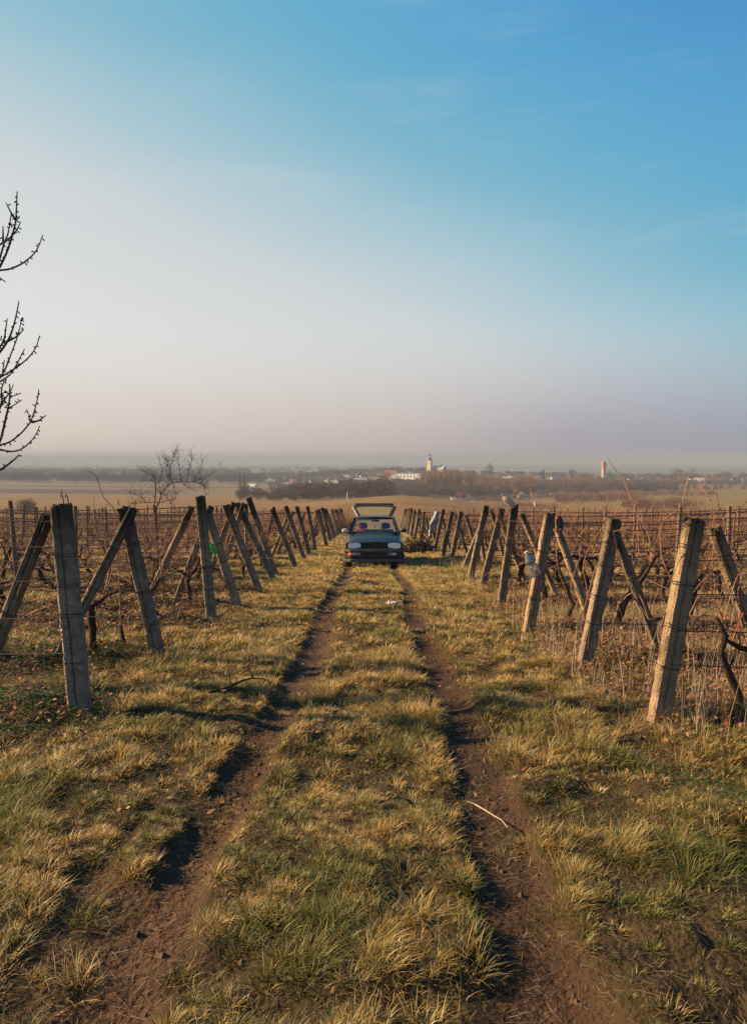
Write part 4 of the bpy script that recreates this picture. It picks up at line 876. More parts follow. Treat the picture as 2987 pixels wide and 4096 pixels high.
lw = MB(); lw.loft([[(x*wd, y, z-.03*abs(x)**3) for x in np.linspace(-1, 1, 9)]+[(x*wd, y+.02, z+th) for x in np.linspace(1, -1, 9)] for y, z, wd, th in ((.60, .0, .58, .05), (.66, -.03, .62, .07), (.82, -.16, .64, .07), (.96, -.30, .60, .05))])
lw.build('tailgate_panel', paint, hg, False)
MB().box((.02, .62, -.03), (.08, .04, .03)).build('latch', chrome, hg)
for sg in (-1, 1): MB().tube([(sg*.60, 3.55, 1.10), (sg*.60, 3.80, 1.62)], .010, 6).build('gas_strut', blackp, car)
# ------------------------------------------------------------ bare trees near by
M_twig = mat('dark_twig', (.035, .030, .026), col2=(.06, .05, .042), nscale=10, rough=.9, spec=.1)
K4 = lambda x, y: (x/1.8125, 700+y/1.8125)
YT = 7.4; tx = -4.6
tx = -4.66; tr = [(tx+.02, YT, Hs(tx, YT)-.1), (tx+.05, YT, .5), (tx-.02, YT+.02, 1.3), (tx+.03, YT, 2.2), (tx-.02, YT-.03, 3.2), (tx-.10, YT, 4.1)]
limbs = [[(-925,1000),(-800,860),(-640,765),(-500,740),(-250,730),(-60,760),(0,670),(40,590),(75,500),(105,390),(118,330),(122,220),(127,120)], [(118,330),(80,270),(46,200)], [(118,330),(145,305)], [(-250,730),(-20,515),(40,485),(90,440),(125,400),(152,340)],
 [(-60,760),(-10,640),(15,560),(30,500),(60,430),(72,370),(84,280)], [(25,490),(25,370)], [(75,360),(98,365)], [(-250,720),(-60,690),(0,692),(80,682),(160,645),(220,600),(260,560),(290,500),(312,435)], [(-100,700),(-20,730),(0,745),(42,775)],
 [(-920,1720),(-800,1600),(-640,1515),(-400,1460),(-160,1400),(-40,1310),(0,1290),(60,1205),(95,1120),(120,1020),(140,915)], [(60,1205),(130,1170),(178,1115)], [(-400,1480),(-160,1540),(-40,1500),(0,1480),(50,1390),(85,1290),(125,1190),(150,1090),(160,1035)], [(152,1050),(175,1062)],
 [(-160,1520),(-40,1480),(0,1468),(60,1435),(130,1390),(200,1335),(250,1275),(275,1220),(289,1165)], [(-160,1540),(-30,1510),(0,1500),(70,1455),(110,1400),(150,1320),(181,1260)], [(-60,1300),(0,1255),(35,1190),(45,1110),(56,1040)], [(-30,1220),(10,1190),(48,1205)],
 [(-60,1800),(0,1700),(20,1620),(10,1560),(30,1500),(45,1495)], [(-60,1780),(0,1690),(40,1620),(75,1575),(100,1520)], [(-915,2230),(-780,2090),(-600,2020),(-400,2010),(-120,2060),(0,1950),(30,1830),(50,1740),(65,1680),(75,1590),(72,1515)], [(65,1690),(110,1665),(160,1630)], [(75,1610),(155,1582)],
 [(-400,2010),(-200,1960),(-40,1960),(0,1958),(70,1940),(150,1880),(210,1810),(230,1780),(255,1700),(275,1620),(284,1555)], [(225,1790),(215,1750),(195,1697)], [(225,1790),(280,1785),(337,1742)], [(-200,1960),(-40,1980),(0,1990),(80,2007),(150,1995),(215,1945),(260,1890),(290,1820)],
 [(-905,2480),(-760,2330),(-600,2260),(-400,2240),(-30,2155),(0,2140),(60,2100),(110,2060),(142,2028)], [(70,1680),(40,1640),(15,1605)], [(75,1590),(40,1575),(5,1588)], [(20,1430),(35,1340)], [(60,1360),(50,1350)]]
np.random.seed(8)
B0 = np.array(tr[0]); tree = empty('bare_tree', tuple(B0), label='budding bare fruit tree reaching in over the left edge of the vineyard', cat='tree')
t = MB(); t.tube([np.array(p)-B0 for p in tr], [.11, .10, .09, .075, .055, .03], 9, .1); t.build('trunk', M_twig, tree, True)
c = MB()
for pl in limbs:
    Q_ = []
    for a in range(len(pl)-1):
        for f in (0, .34, .67): Q_.append(np.array(pl[a])*(1-f)+np.array(pl[a+1])*f)
    Q_.append(np.array(pl[-1])); n = len(Q_); big = pl[0][0] < -700; d1 = random.uniform(-.12, .12) if not big else 0
    Q_ = [Q_[0]]+[(Q_[j-1]+2*Q_[j]+Q_[j+1])/4 for j in range(1, n-1)]+[Q_[-1]]
    L0 = math.hypot(pl[0][0]-pl[-1][0], pl[0][1]-pl[-1][1]); pts = [P(*K4(*q_), YT+(random.uniform(-.02, .02)+d1*j/n))-B0 for j, q_ in enumerate(Q_)]
    r0 = .0115 if not big else .035
    if L0 < 120: r0 = .0058
    if big: rad = [max(.0042, np.interp(q_[0], [-760, -250, 0, 300], [.04, .02, .0115, .006])*(1-.5*max(0, (j-n*.7)/(n*.3)))) for j, q_ in enumerate(Q_)]
    else: rad = list(np.linspace(r0, .0042, n))
    c.tube(pts, rad, 6)
    for j in range(1, n):
        if Q_[j][0] < -100: continue
        d = pts[j]-pts[j-1]; ll = np.linalg.norm(d)
        for f in np.arange(0, 1, .06/max(ll, .02)):
            if random.random() < .25: continue
            p_ = pts[j-1]+d*f; v = np.random.normal(0, 1, 3)*np.array((1, .5, 1)); v /= np.linalg.norm(v); sl_ = random.uniform(.012, .028)
            c.tube([p_, p_+v*sl_, p_+v*(sl_+.010)], [.0032, .0072, .0025], 5)
def grow(p, d, L_, r, lev):
    n = max(3, int(L_/.16)); pts = wander(p, d, n, L_/n, .10, .05); c.tube(pts, list(np.linspace(r, r*.35, n+1)), 5)
    if lev:
        for q in range(int(3+L_*3)):
            k_ = random.randint(1, n); v = np.array(d)*.5+np.random.normal(0, .6, 3)+np.array((0, 0, .5)); v[0] = min(v[0], .1); grow(pts[k_], v, L_*random.uniform(.3, .5), r*.42, lev-1)
for z_, dx_, dy_ in ((1.1, -1, .3), (1.6, -.5, -1), (1.9, -.4, 1), (2.4, -1, -.4), (2.9, -.7, .7), (3.3, -.5, -.8), (3.7, -.8, .2), (4.1, -.15, -.1), (4.1, -.3, .4)):
    grow(np.array((tx+float(np.interp(z_, [1.3, 2.2, 3.2, 4.1], [-.02, .03, -.02, -.10])), YT, z_-.05))-B0, (dx_, dy_, .9), random.uniform(1.1, 1.7), .034, 2)
c.build('branches', M_twig, tree, fix=False)
# pruned fruit tree among the left rows
Y2 = 30.0
lm = [[(1030,470),(1055,430),(1065,370),(1100,330),(1140,300),(1200,293),(1280,290),(1330,310),(1380,345)], [(1140,300),(1120,260),(1130,180),(1150,130),(1162,90)], [(1120,300),(1100,230),(1110,160),(1090,140)], [(1065,370),(1050,300),(1075,230),(1050,140)],
 [(1025,440),(1030,350),(1030,290),(1000,285),(930,290)], [(1025,430),(960,430),(900,435),(850,440)], [(1055,430),(1100,420),(1160,405)], [(1200,293),(1190,220),(1180,160),(1178,110)], [(1240,290),(1245,220),(1270,150),(1262,110)], [(1280,290),(1310,240),(1340,160)],
 [(1280,290),(1340,270),(1410,235)], [(1150,300),(1155,370)], [(1200,300),(1260,340),(1300,350)], [(1030,270),(990,240),(940,220)], [(1065,370),(1100,385),(1130,440),(1180,500)], [(960,430),(930,380),(860,370)], [(900,435),(880,480),(840,520)], [(1130,200),(1085,170)], [(1310,300),(1350,320),(1360,380)]]
tb = P(*K6(1030, 560), Y2); x0 = tb[0]; B0 = np.array((x0, Y2, Hs(x0, Y2)))
tree2 = empty('pruned_fruit_tree', tuple(B0), label='small wide crowned bare fruit tree standing among the left vine rows', cat='tree')
t = MB(); t.tube([np.array((0, 0, -.1)), np.array((.02, 0, .5)), P(*K6(1026, 520), Y2)-B0, P(*K6(1030, 455), Y2)-B0], [.085, .07, .062, .055], 8, .15); t.build('trunk', M_twig, tree2, True)
c = MB()
for pl in lm:
    Q_ = []
    for a in range(len(pl)-1):
        for f in (0, .5): Q_.append(np.array(pl[a])*(1-f)+np.array(pl[a+1])*f)
    Q_.append(np.array(pl[-1])); n = len(Q_); dd = random.uniform(-.5, .5); big = n > 8
    pts = [P(*K6(*q_), Y2+dd*j/n)-B0 for j, q_ in enumerate(Q_)]; c.tube(pts, list(np.linspace(.024 if big else .012, .0065, n)), 5)
    for j in range(1, n):
        for q2 in range(7):
            if random.random() < .8:
                v = np.array((random.uniform(-1, 1), random.uniform(-1, 1), random.uniform(-.1, 1.5))); m = random.randint(3, 5)
                w_ = wander(pts[j], v, m, random.uniform(.06, .13), .28, .05); c.tube(w_, list(np.linspace(.0048, .003, m+1)), 3)
c.build('branches', M_twig, tree2, fix=False)
# ------------------------------------------------------------ far trees: shared meshes
def bare_tree_mesh(h, w, n, col, low=.25, upright=.6, tw=.09, asp=1.0):
    """trunk mesh + crown of many thin twig slivers with gaps"""
    t = MB(); t.tube([(0, 0, -h*.1), (0, 0, h*.3), (.02*h, 0, h*.6), (0, .01*h, h*.85)], [h*.03, h*.024, h*.014, h*.005], 6)
    cl_ = [np.array((random.uniform(-.7, .7)*w/2, random.uniform(-.7, .7)*w/2, h*random.uniform(low+.12, .92))) for _ in range(11)]
    for c_ in cl_: t.tube([(0, 0, h*random.uniform(.2, .45)), tuple(c_*np.array((.5, .5, .8))), tuple(c_)], [h*.014, h*.008, h*.003], 4)
    V = []; F4 = []; k = 0
    while k < n:
        b = random.choice(cl_)+np.random.normal(0, 1, 3)*np.array((w*.15, w*.15, h*.10))
        zz = (b[2]/h-low)/(1-low)
        if zz < 0 or zz > 1 or math.hypot(b[0], b[1]) > w/2*math.sin(math.pi*(.12+.80*zz))**.6: continue
        d = np.array((b[0]/w*1.4, b[1]/w*1.4, upright))+np.random.normal(0, .35, 3); d /= np.linalg.norm(d); s = np.cross(d, np.random.normal(0, 1, 3)); s /= np.linalg.norm(s)
        L_ = h*random.uniform(.06, .15); wd = tw*random.uniform(.5, 1.3)*h/12
        i = len(V); V += [tuple(b-s*wd), tuple(b+s*wd), tuple(b+d*L_+s*wd*.3), tuple(b+d*L_-s*wd*.3)]; F4.append((i, i+1, i+2, i+3)); k += 1
    c_ = MB(); c_.add(V, F4); return t.mesh('far_trunk', col, False), c_.mesh('far_crown', col, False)
def conifer_mesh(h, w, n, col):
    t = MB(); t.tube([(0, 0, -h*.05), (0, 0, h*.95)], [h*.025, h*.004], 6); V = []; F4 = []
    for k in range(n):
        z = h*(.08+.9*random.random()**1.3); r = w/2*(1-z/h)**.85*(.75+.35*math.sin(z*19/h)); a = random.uniform(0, 6.28); q_ = random.uniform(.3, 1)
        b = np.array((r*q_*math.cos(a), r*q_*math.sin(a), z)); d = np.array((math.cos(a), math.sin(a), -.35))+np.random.normal(0, .25, 3); d /= np.linalg.norm(d); s = np.cross(d, (0, 0, 1)+np.random.normal(0, .3, 3)); s /= np.linalg.norm(s)
        L_ = w*.16; wd = w*.05; i = len(V); V += [tuple(b-s*wd), tuple(b+s*wd), tuple(b+d*L_+s*wd*.2), tuple(b+d*L_-s*wd*.2)]; F4.append((i, i+1, i+2, i+3))
    c_ = MB(); c_.add(V, F4); return t.mesh('far_trunk', col, False), c_.mesh('far_crown', col, False)
M_tg = mat('grey_bare_wood', (.080, .068, .064), col2=(.11, .088, .075), nscale=.3, rough=1, spec=0); M_tw = mat('warm_bare_wood', (.20, .135, .082), col2=(.14, .095, .066), nscale=.2, rough=1, spec=0); M_tr = mat('reddish_scrub', (.13, .075, .062), col2=(.09, .058, .050), nscale=.3, rough=1, spec=0)
M_con = mat('conifer_green', (.022, .036, .022), col2=(.035, .05, .028), nscale=.4, rough=1, spec=0); M_td = mat('dark_bare_wood', (.05, .045, .042), rough=1, spec=0)
random.seed(21); np.random.seed(21)
TG = [bare_tree_mesh(10, 8, 620, M_tg) for _ in range(4)]; TD = [bare_tree_mesh(10, 9, 900, M_td, .2) for _ in range(3)]; TC = [conifer_mesh(10, 5, 800, M_con) for _ in range(3)]
TW = [bare_tree_mesh(10, 6, 560, M_tw, .1, 1.3) for _ in range(3)]; SB = [bare_tree_mesh(10, 16, 420, M_tr, .0, .5) for _ in range(3)]
def fartree(pair, px, pyt, D, wpx, label, cat='tree', name='bare_tree', group=None):
    """px = centre, pyt = pixel row of its top, D = metres away, wpx = width in pixels of the photo"""
    a = farpt(px, D); x, y, z = a; top = P(px, pyt, D)[2]; h = max(2, top-z); wscale = wpx/F*D
    r = empty(name, (x, y, z), random.uniform(0, 6)); base = 8.0 if pair in TG else 9.0 if pair in TD else 5.0 if pair in TC else 6.0
    r.scale = (wscale/base, wscale/base, h/10); tag(r, label, cat, group); link('trunk', pair[0], r); link('crown', pair[1], r); return r
ch = random.choice
named = [(TC, 499, 1877, 1420, 20, 'dark conifer alone above the strip fields at far left', 'conifer'), (TC, 962, 1888, 1000, 18, 'left conifer of the dark pair beside the pale sheds', 'conifer'), (TC, 979, 1890, 1000, 20, 'right conifer of the dark pair beside the pale sheds', 'conifer'),
 (TC, 1492, 1942, 800, 26, 'dark conifer rising from the scrub just above the open tailgate', 'conifer'), (TC, 1739, 1860, 1500, 17, 'conifer in front of the church nave', 'conifer'), (TC, 1764, 1854, 1540, 11, 'slim tall conifer right behind the church', 'conifer'), (TC, 1777, 1861, 1520, 15, 'broad conifer just right of the church', 'conifer'),
 (TC, 2169, 1877, 1260, 26, 'large dark conifer between the red roofs and the water tower', 'conifer'), (TC, 1727, 1866, 1490, 9, 'small conifer at the foot of the church tower', 'conifer'), (TC, 2772, 1936, 900, 15, 'left of two small conifers in the field at right', 'conifer'), (TC, 2816, 1938, 900, 14, 'right of two small conifers in the field at right', 'conifer'),
 (TC, 1228, 1886, 1350, 14, 'dark pointed conifer amid the village left of the car', 'conifer'), (TC, 2828, 1893, 1250, 12, 'small conifer among the houses at far right', 'conifer'), (TC, 1271, 1916, 1150, 9, 'tiny cone shaped conifer on the village edge', 'conifer'),
 (TD, 1955, 1854, 1450, 34, 'round crowned tall tree on the skyline right of the church', 'tree'), (TD, 2285, 1877, 1300, 34, 'round dark tree left of the water tower', 'tree'), (TD, 2435, 1885, 1340, 34, 'round tree tucked right behind the water tower', 'tree'), (TD, 2490, 1893, 1330, 24, 'small pair like tree right of the water tower', 'tree'),
 (TG, 2695, 1876, 1300, 40, 'left of three tall bare trees on the right skyline', 'tree'), (TG, 2716, 1876, 1310, 36, 'middle of three tall bare trees on the right skyline', 'tree'), (TG, 2762, 1875, 1290, 48, 'right of three tall bare trees on the right skyline', 'tree'), (TG, 2900, 1885, 1250, 44, 'broad bare tree near the right edge of the village', 'tree'),
 (TD, 1120, 1906, 1230, 28, 'round dark tree right of the white gabled house', 'tree'), (TD, 1203, 1882, 1380, 26, 'dense grey tree left of the pointed conifer', 'tree'), (TD, 1198, 1910, 1200, 30, 'low round tree on the field edge left of the car', 'tree'), (TD, 1400, 1912, 1180, 34, 'dark spreading tree left of the flat pale building', 'tree'), (TD, 1362, 1918, 1160, 22, 'round bush like tree on the village edge above the car', 'tree'),
 (TD, 1315, 1920, 1160, 14, 'small dark tree beside the long white shed', 'tree'), (TD, 250, 1894, 1350, 26, 'dark dome shaped tree in the belt at far left', 'tree'), (TD, 425, 1884, 1500, 46, 'broad dark tree clump behind the arching cane', 'tree'), (TD, 1670, 1872, 1480, 30, 'dark tree left of the church tower', 'tree'), (TD, 1690, 1868, 1500, 26, 'dark tree close to the church tower foot', 'tree'), (TG, 2860, 1975, 560, 14, 'lone scrubby tree in the right field', 'tree')]
for a in named: fartree(ch(a[0]), a[1], a[2], a[3], a[4], a[5], a[6], name='conifer' if a[0] is TC else 'bare_tree')
k = 0
lst = []
for px in range(1040, 2980, 17):
    D = random.uniform(1250, 1480); u = px+random.uniform(-9, 9); g_ = 2048-0; lst.append((u, D))
for i, (u, D) in enumerate(sorted(lst)):
    zb = farpt(u, D); h = random.uniform(7, 15); pyb = 1833-(zb[2]-EYE)/D*F
    fartree(ch(TG+TD), u, pyb-h/D*F, D, random.uniform(18, 34), 'grey bare village tree, %s of its row counted from the left' % ORD1[i] if i < len(ORD1) else 'grey bare village tree near the right end', 'tree', group='bare trees between the village houses')
# masses of woodland
def wood(name, label, regions, srcs, mt, cat='woodland'):
    pl = []
    for (p0, p1, D0, D1, n, h0, h1, wf) in regions:
        for _ in range(n):
            px = random.uniform(p0, p1); D = random.uniform(D0, D1); a = farpt(px, D); h = random.uniform(h0, h1)
            pl.append((random.randrange(len(srcs)), a[0], D, a[2]-.3, random.uniform(0, 6), h/10*wf, h/10))
    return merged(name, pl, mt, srcs, label=label, cat=cat, kind='stuff')
wood('woodland', 'hazy grey belt of bare trees behind the strip fields', [(-250, 1050, 1280, 1480, 420, 9, 17, 1.1), (-250, 1000, 1750, 2800, 420, 10, 20, 1.6), (950, 1600, 1500, 2100, 220, 8, 15, 1.4), (-300, 1600, 2600, 4600, 330, 9, 17, 2.4), (1600, 3300, 1500, 1800, 140, 8, 13, 1.5)], [m[1] for m in TD], M_td)
wood('valley_scrub', 'grey brown scrub and small bare trees filling the valley behind the field', [(1180, 1560, 380, 700, 260, 4, 12, 1.0), (960, 1300, 390, 640, 120, 2.5, 8, 1.2), (1080, 1560, 780, 1150, 190, 4, 9, 1.3), (1450, 1900, 650, 950, 300, 7, 13, 1.2)], [m[1] for m in TG], M_tg)
wood('poplar_copse', 'warm brown copse of slender bare trees below the church', [(1690, 1880, 760, 1000, 150, 18, 24, .9), (1850, 2140, 700, 980, 130, 10, 19, 1.0), (2230, 2390, 800, 950, 26, 11, 17, 1.0)], [m[1] for m in TW], M_tw)
wood('hillside_scrub', 'grey bare wood covering the slope below the village', [(1500, 1900, 950, 1130, 170, 5, 10, 1.2), (1900, 2700, 700, 1130, 620, 5, 11, 1.4), (2550, 3200, 760, 900, 60, 3, 6, 1.4), (2500, 3200, 1020, 1180, 200, 5, 9, 1.4)], [m[1] for m in TG+TD], M_tg)
wood('reddish_scrub', 'low purple brown scrub strips between the fields on the right', [(2230, 2560, 430, 560, 110, 3.5, 6, 1.0), (2560, 2860, 560, 640, 60, 3, 5, 1.0), (2500, 2800, 250, 330, 75, 3, 5.0, .9), (1800, 2300, 560, 700, 110, 2.5, 5, 1.2), (2000, 2220, 260, 420, 50, 1.0, 2.2, 1.6)], [m[1] for m in SB], M_tr)
wood('field_bushes', 'clump of grey bushes in the tan field at far left', [(45, 135, 185, 215, 14, 3.0, 4.5, .7)], [m[1] for m in SB], M_tg, 'bushes')
for px_, s2_, lb_ in ((1392, 1.0, 'sparse fan shaped bare bush at the vineyard end left of the car'), (1368, .7, 'smaller bare bush beside the fan shaped one behind the left posts')):
    a = farpt(px_, 52); m_ = MB()
    for k in range(60):
        an = random.uniform(-1, 1); m_.tube(wander((random.uniform(-.25, .25), random.uniform(-.2, .2), -.1), (an*.75, random.uniform(-.5, .5), 1.1), 5, random.uniform(.26, .46)*s2_, .10), [.016, .014, .012, .009, .007, .005], 4)
    o = m_.build('bare_bush', M_tw, fix=False); o.location = (a[0], 52, Hs(a[0], 52)); tag(o, lb_, 'bush')
# ------------------------------------------------------------ houses
cw = [mat('white_plaster', (.80, .79, .76), rough=.9), mat('cream_plaster', (.52, .44, .33), rough=.9), mat('grey_plaster', (.34, .33, .31), rough=.9)]
M_red = mat('red_tiles', (.22, .075, .06), col2=(.17, .06, .05), nscale=.8, rough=.9); M_brn = mat('brown_tiles', (.16, .085, .065), col2=(.11, .06, .05), nscale=.8, rough=.9); M_gry = mat('grey_sheet_roof', (.28, .29, .30), rough=.7)
M_win = mat('dark_window', (.03, .035, .045), rough=.2, spec=.6); M_green_roof = mat('verdigris_roof', (.36, .45, .42), rough=.6); M_dome = mat('dark_dome_tin', (.10, .11, .12), rough=.4, metal=.5)
def house(px, pyb, D, w, d, h, rh, wm, rm, label, yaw=0., chim=True, name='village_house', gable_front=False, wins=4, group=None):
    a = farpt(px, D); z = EYE+(-(pyb-1833)/F)*D if pyb else a[2]; z = min(z, a[2]+1.0)
    z = a[2]
    r = empty(name, (a[0], D, z-.4), yaw, label=label, cat='house' if name == 'village_house' else 'building', group=group)
    wl = MB().box((0, 0, h/2), (w, d, h))
    if gable_front:
        wl.prism([(-w/2, h), (w/2, h), (0, h+rh-.15)], -d/2, d/2, 'y'); wl.build('wall', wm, r)
        rf = MB(); 
        for sg in (-1, 1): rf.add([(sg*(w/2+.5), -d/2-.4, h-.3), (0, -d/2-.4, h+rh+.1), (0, d/2+.4, h+rh+.1), (sg*(w/2+.5), d/2+.4, h-.3), (sg*(w/2+.5), -d/2-.4, h-.1), (0, -d/2-.4, h+rh+.35), (0, d/2+.4, h+rh+.35), (sg*(w/2+.5), d/2+.4, h-.1)], [(0, 1, 2, 3), (7, 6, 5, 4), (0, 4, 5, 1), (1, 5, 6, 2), (2, 6, 7, 3), (3, 7, 4, 0)])
    else:
        wl.prism([(-d/2, h), (d/2, h), (0, h+rh-.15)], -w/2, w/2, 'x'); wl.build('wall', wm, r)
        rf = MB()
        for sg in (-1, 1): rf.add([(-w/2-.4, sg*(d/2+.5), h-.3), (-w/2-.4, 0, h+rh+.1), (w/2+.4, 0, h+rh+.1), (w/2+.4, sg*(d/2+.5), h-.3), (-w/2-.4, sg*(d/2+.5), h-.1), (-w/2-.4, 0, h+rh+.35), (w/2+.4, 0, h+rh+.35), (w/2+.4, sg*(d/2+.5), h-.1)], [(0, 1, 2, 3), (7, 6, 5, 4), (0, 4, 5, 1), (1, 5, 6, 2), (2, 6, 7, 3), (3, 7, 4, 0)])
    ro_ = rf.build('roof', rm, r)
    if chim: MB().box((w*.22, 0, h+rh+.3), (.7, .7, 1.6)).build('chimney', M_brn, ro_)
    for k in range(wins): MB().box((-w/2+w*(k+.5)/wins, -d/2-.03, h*.55), (min(1.2, w/wins*.5), .1, 1.4)).build('window', M_win, r)
    return r
special = [(1087,1918,1340,11,9,5,6,cw[0],M_brn,'white gabled house standing alone at the left of the village',.2,False,'village_house',True,2),
 (1161,1914,1340,11,8,3.5,3.5,cw[0],M_red,'low white house with red roof near the gabled white house',.1,True,'village_house',False,3),
 (1250,1912,1330,12,8,4,4,cw[2],M_gry,'grey roofed house in the village left of the car',0,True,'village_house',False,3),
 (1288,1912,1350,9,9,5,6,cw[1],M_brn,'narrow cream gabled house above the roof of the car',.1,False,'village_house',True,1),
 (1330,1918,1300,26,8,3.2,1.5,cw[0],M_gry,'long low white shed on the village edge above the car',0,False,'farm_shed',False,5),
 (1443,1936,1200,20,10,7,1,cw[2],M_gry,'flat pale grey block left of the two storey white hall',0,False,'flat_block',False,4),
 (1563,1905,1350,20,12,6,9,cw[0],M_red,'tall steep red roofed building beside the long white hall',.25,True,'red_roofed_building',False,3),
 (1842,1990,660,16,8,3.0,3,cw[0],M_red,'long red roofed farmhouse just behind the tan hill',-.12,False,'farmhouse',False,3),
 (1876,1907,1330,11,8,3.5,4,cw[0],M_brn,'small white gabled house right of the church trees',0,False,'village_house',True,2),
 (1990,1908,1350,14,10,4,6,cw[1],M_red,'bright red hipped house left of the white villa',.1,True,'village_house',False,3),
 (2034,1922,1240,19,9,4.5,3,cw[0],M_gry,'bright white villa at the front of the village on the right',-.15,False,'village_house',False,5),
 (2066,1916,1260,14,10,5,5,cw[2],M_red,'grey gabled house with red roof right of the white villa',.1,True,'village_house',True,2),
 (2098,1920,1260,16,9,3.5,4.5,cw[1],M_red,'wide red roofed house second right of the white villa',0,True,'village_house',False,3),
 (2178,1918,1270,12,8,3.5,2,cw[0],M_gry,'low white outbuilding under the large dark conifer',0,False,'village_house',False,2),
 (2262,1913,1290,12,9,3.5,4,cw[2],M_brn,'brown roofed house left of the round tree by the water tower',0,True,'village_house',False,3),
 (1010,1930,1010,13,7,3.0,3.2,cw[0],M_gry,'pale roofed farm shed beside the dark conifer pair',0,False,'farm_shed',False,2),
 (972,1932,1005,16,7,2.8,2.8,cw[2],M_brn,'brown farm building left of the pale roofed shed',0,False,'farm_shed',False,2),
 (2625,1924,1240,14,8,3.5,4,cw[0],M_brn,'white walled house in the village right of the water tower',0,True,'village_house',False,3),
 (2660,1922,1240,20,9,3,4.5,cw[1],M_brn,'wide low brown roofed house on the right of the village',.1,True,'village_house',False,3),
 (2790,1924,1240,14,8,3.5,4,cw[0],M_gry,'grey roofed white house under the tall bare trees',0,True,'village_house',False,3),
 (2830,1924,1230,13,8,3.5,4.5,cw[2],M_red,'dull red roofed house near the right edge',.1,True,'village_house',False,2),
 (2880,1924,1230,15,9,3.5,4,cw[1],M_brn,'brown roofed house closest to the right edge',-.1,True,'village_house',False,3),
 (2090,1975,690,9,6,2.6,2.2,cw[2],M_brn,'small shed among the trees in the right valley',.3,False,'village_house',True,1),
 (2165,1968,760,10,6,2.6,2.4,cw[0],M_brn,'white walled hut in the right valley',.1,False,'village_house',False,2),
 (2200,1966,780,8,6,2.6,2.4,cw[0],M_gry,'pale hut at the right end of the valley huts',.2,False,'village_house',False,2)]
for s_ in special: house(*s_[:10], yaw=(s_[10]-.6 if s_[7] is cw[0] else s_[10]-.2), chim=s_[11], name=s_[12], gable_front=s_[13], wins=s_[14])
hs_ = sorted([random.uniform(1040, 2980) for _ in range(62)])
for i, u in enumerate(hs_):
    D = random.uniform(1270, 1500); rm = ch((M_red, M_brn, M_brn, M_gry)); wn = random.randrange(3)
    house(u, None, D, random.uniform(9, 15), random.uniform(7, 9), random.uniform(3, 4), random.uniform(3, 4.5), cw[wn], rm,
          '%s walled house with %s roof, %s of the small village houses from the left' % (('white', 'cream', 'grey')[wn], {'red_tiles': 'red', 'brown_tiles': 'brown', 'grey_sheet_roof': 'grey'}[rm.name], ORD1[i]), random.uniform(-.5, .5), random.random() < .6, gable_front=random.random() < .4, wins=2, group='small houses of the village')
# long halls on the far left plain
for i, (px, D, w) in enumerate(((122, 2300, 60), (100, 3000, 22), (150, 3050, 16), (300, 3200, 70), (430, 3000, 24), (1125, 3000, 30), (1270, 2600, 10), (1240, 2600, 8), (945, 3400, 14))):
    a = farpt(px, D); r = empty('long_hall', (a[0], D, a[2]-1), 0, label='pale low hall on the hazy plain, %s of the halls from the left' % ORD1[i], cat='building', group='pale halls on the hazy plain')
    MB().box((0, 0, 4), (w, 15, 8)).build('wall', cw[0], r); MB().prism([(-8.5, 8), (8.5, 8), (0, 10.5)], -w/2-.5, w/2+.5, 'x').build('roof', M_gry, r)
# two storey white hall with dark windows
def hall(px0, px1, D, z_top_py, h, label, wm, nwin, storeys, low=False):
    cx = (px0+px1)/2; a = farpt(cx, D); w = (px1-px0)/F*D/.85; top = P(cx, z_top_py, D)[2]; z0 = min(a[2]-.5, top-h); h = top-z0
    r = empty('long_white_hall', (a[0], D, z0), -.55, label=label, cat='building'); MB().box((0, 0, h/2), (w, 13, h)).build('wall', wm, r)
    MB().box((0, 0, h+.35), (w+1, 14, .7)).build('roof', M_gry, r)
    MB().box((0, -6.9, h-4.2), (w*.98, .7, .5)).build('cornice', M_gry, r)
    for k in range(nwin): MB().box((-w/2+w*(k+.6)/nwin, -6.6, h-2.1), (1.5, .3, 2.6)).build('window', M_win, r)
    for k in range(3): MB().box((-w/2+w*(k+.6)/3, 0, h+1.2), (1.0, 1.0, 1.8)).build('chimney', cw[1], r)
    if storeys > 1:
        for k in range(nwin): MB().box((-w/2+w*(k+.5)/nwin, -6.6, h-6.3), (1.4, .3, 1.8)).build('window', M_win, r)
hall(1590, 1680, 1330, 1895, 9.5, 'long bright white hall with a row of dark upper windows', cw[0], 7, 2)
hall(1680, 1722, 1380, 1895, 6, 'grey wing adjoining the long white hall', cw[2], 4, 1)
hall(1494, 1585, 1230, 1914, 7, 'wide pale flat roofed school block below the red roofed building', cw[2], 9, 1)
# church
cc = farpt(1717, 1530); zc = P(1717, 1884, 1530)[2]; zc = cc[2]
chh = empty('church', (cc[0], 1530, zc-.5), -.6, label='cream baroque church with tall onion domed tower on the village hill', cat='church')
yellow = mat('ochre_church_plaster', (.74, .60, .40), rough=.9); paleg = mat('pale_church_plaster', (.48, .44, .38), rough=.9)
TWR = P(1717, 1842, 1530)[2]-zc; k_ = 1530/F
tw = MB().box((0, 0, TWR/2), (8.2, 8.2, TWR)).build('tower', yellow, chh)
MB().box((0, 0, TWR*.62), (8.7, 8.7, .5)).box((0, 0, TWR+.25), (9.4, 9.4, .8)).build('cornice', paleg, tw)
for z, hh_ in ((TWR*.80, 3.2), (TWR*.5, 2.4)):
    MB().box((-1.0, -4.15, z), (1.5, .2, hh_)).build('window', M_win, tw); MB().box((-4.15, 0, z), (.2, 1.5, hh_)).build('window', M_win, tw)
for q_ in (-1, 1): MB().box((q_*3.7, -4.2, TWR*.8), (.7, .25, TWR*.34)).build('pilaster', paleg, tw)
dz = TWR+.6
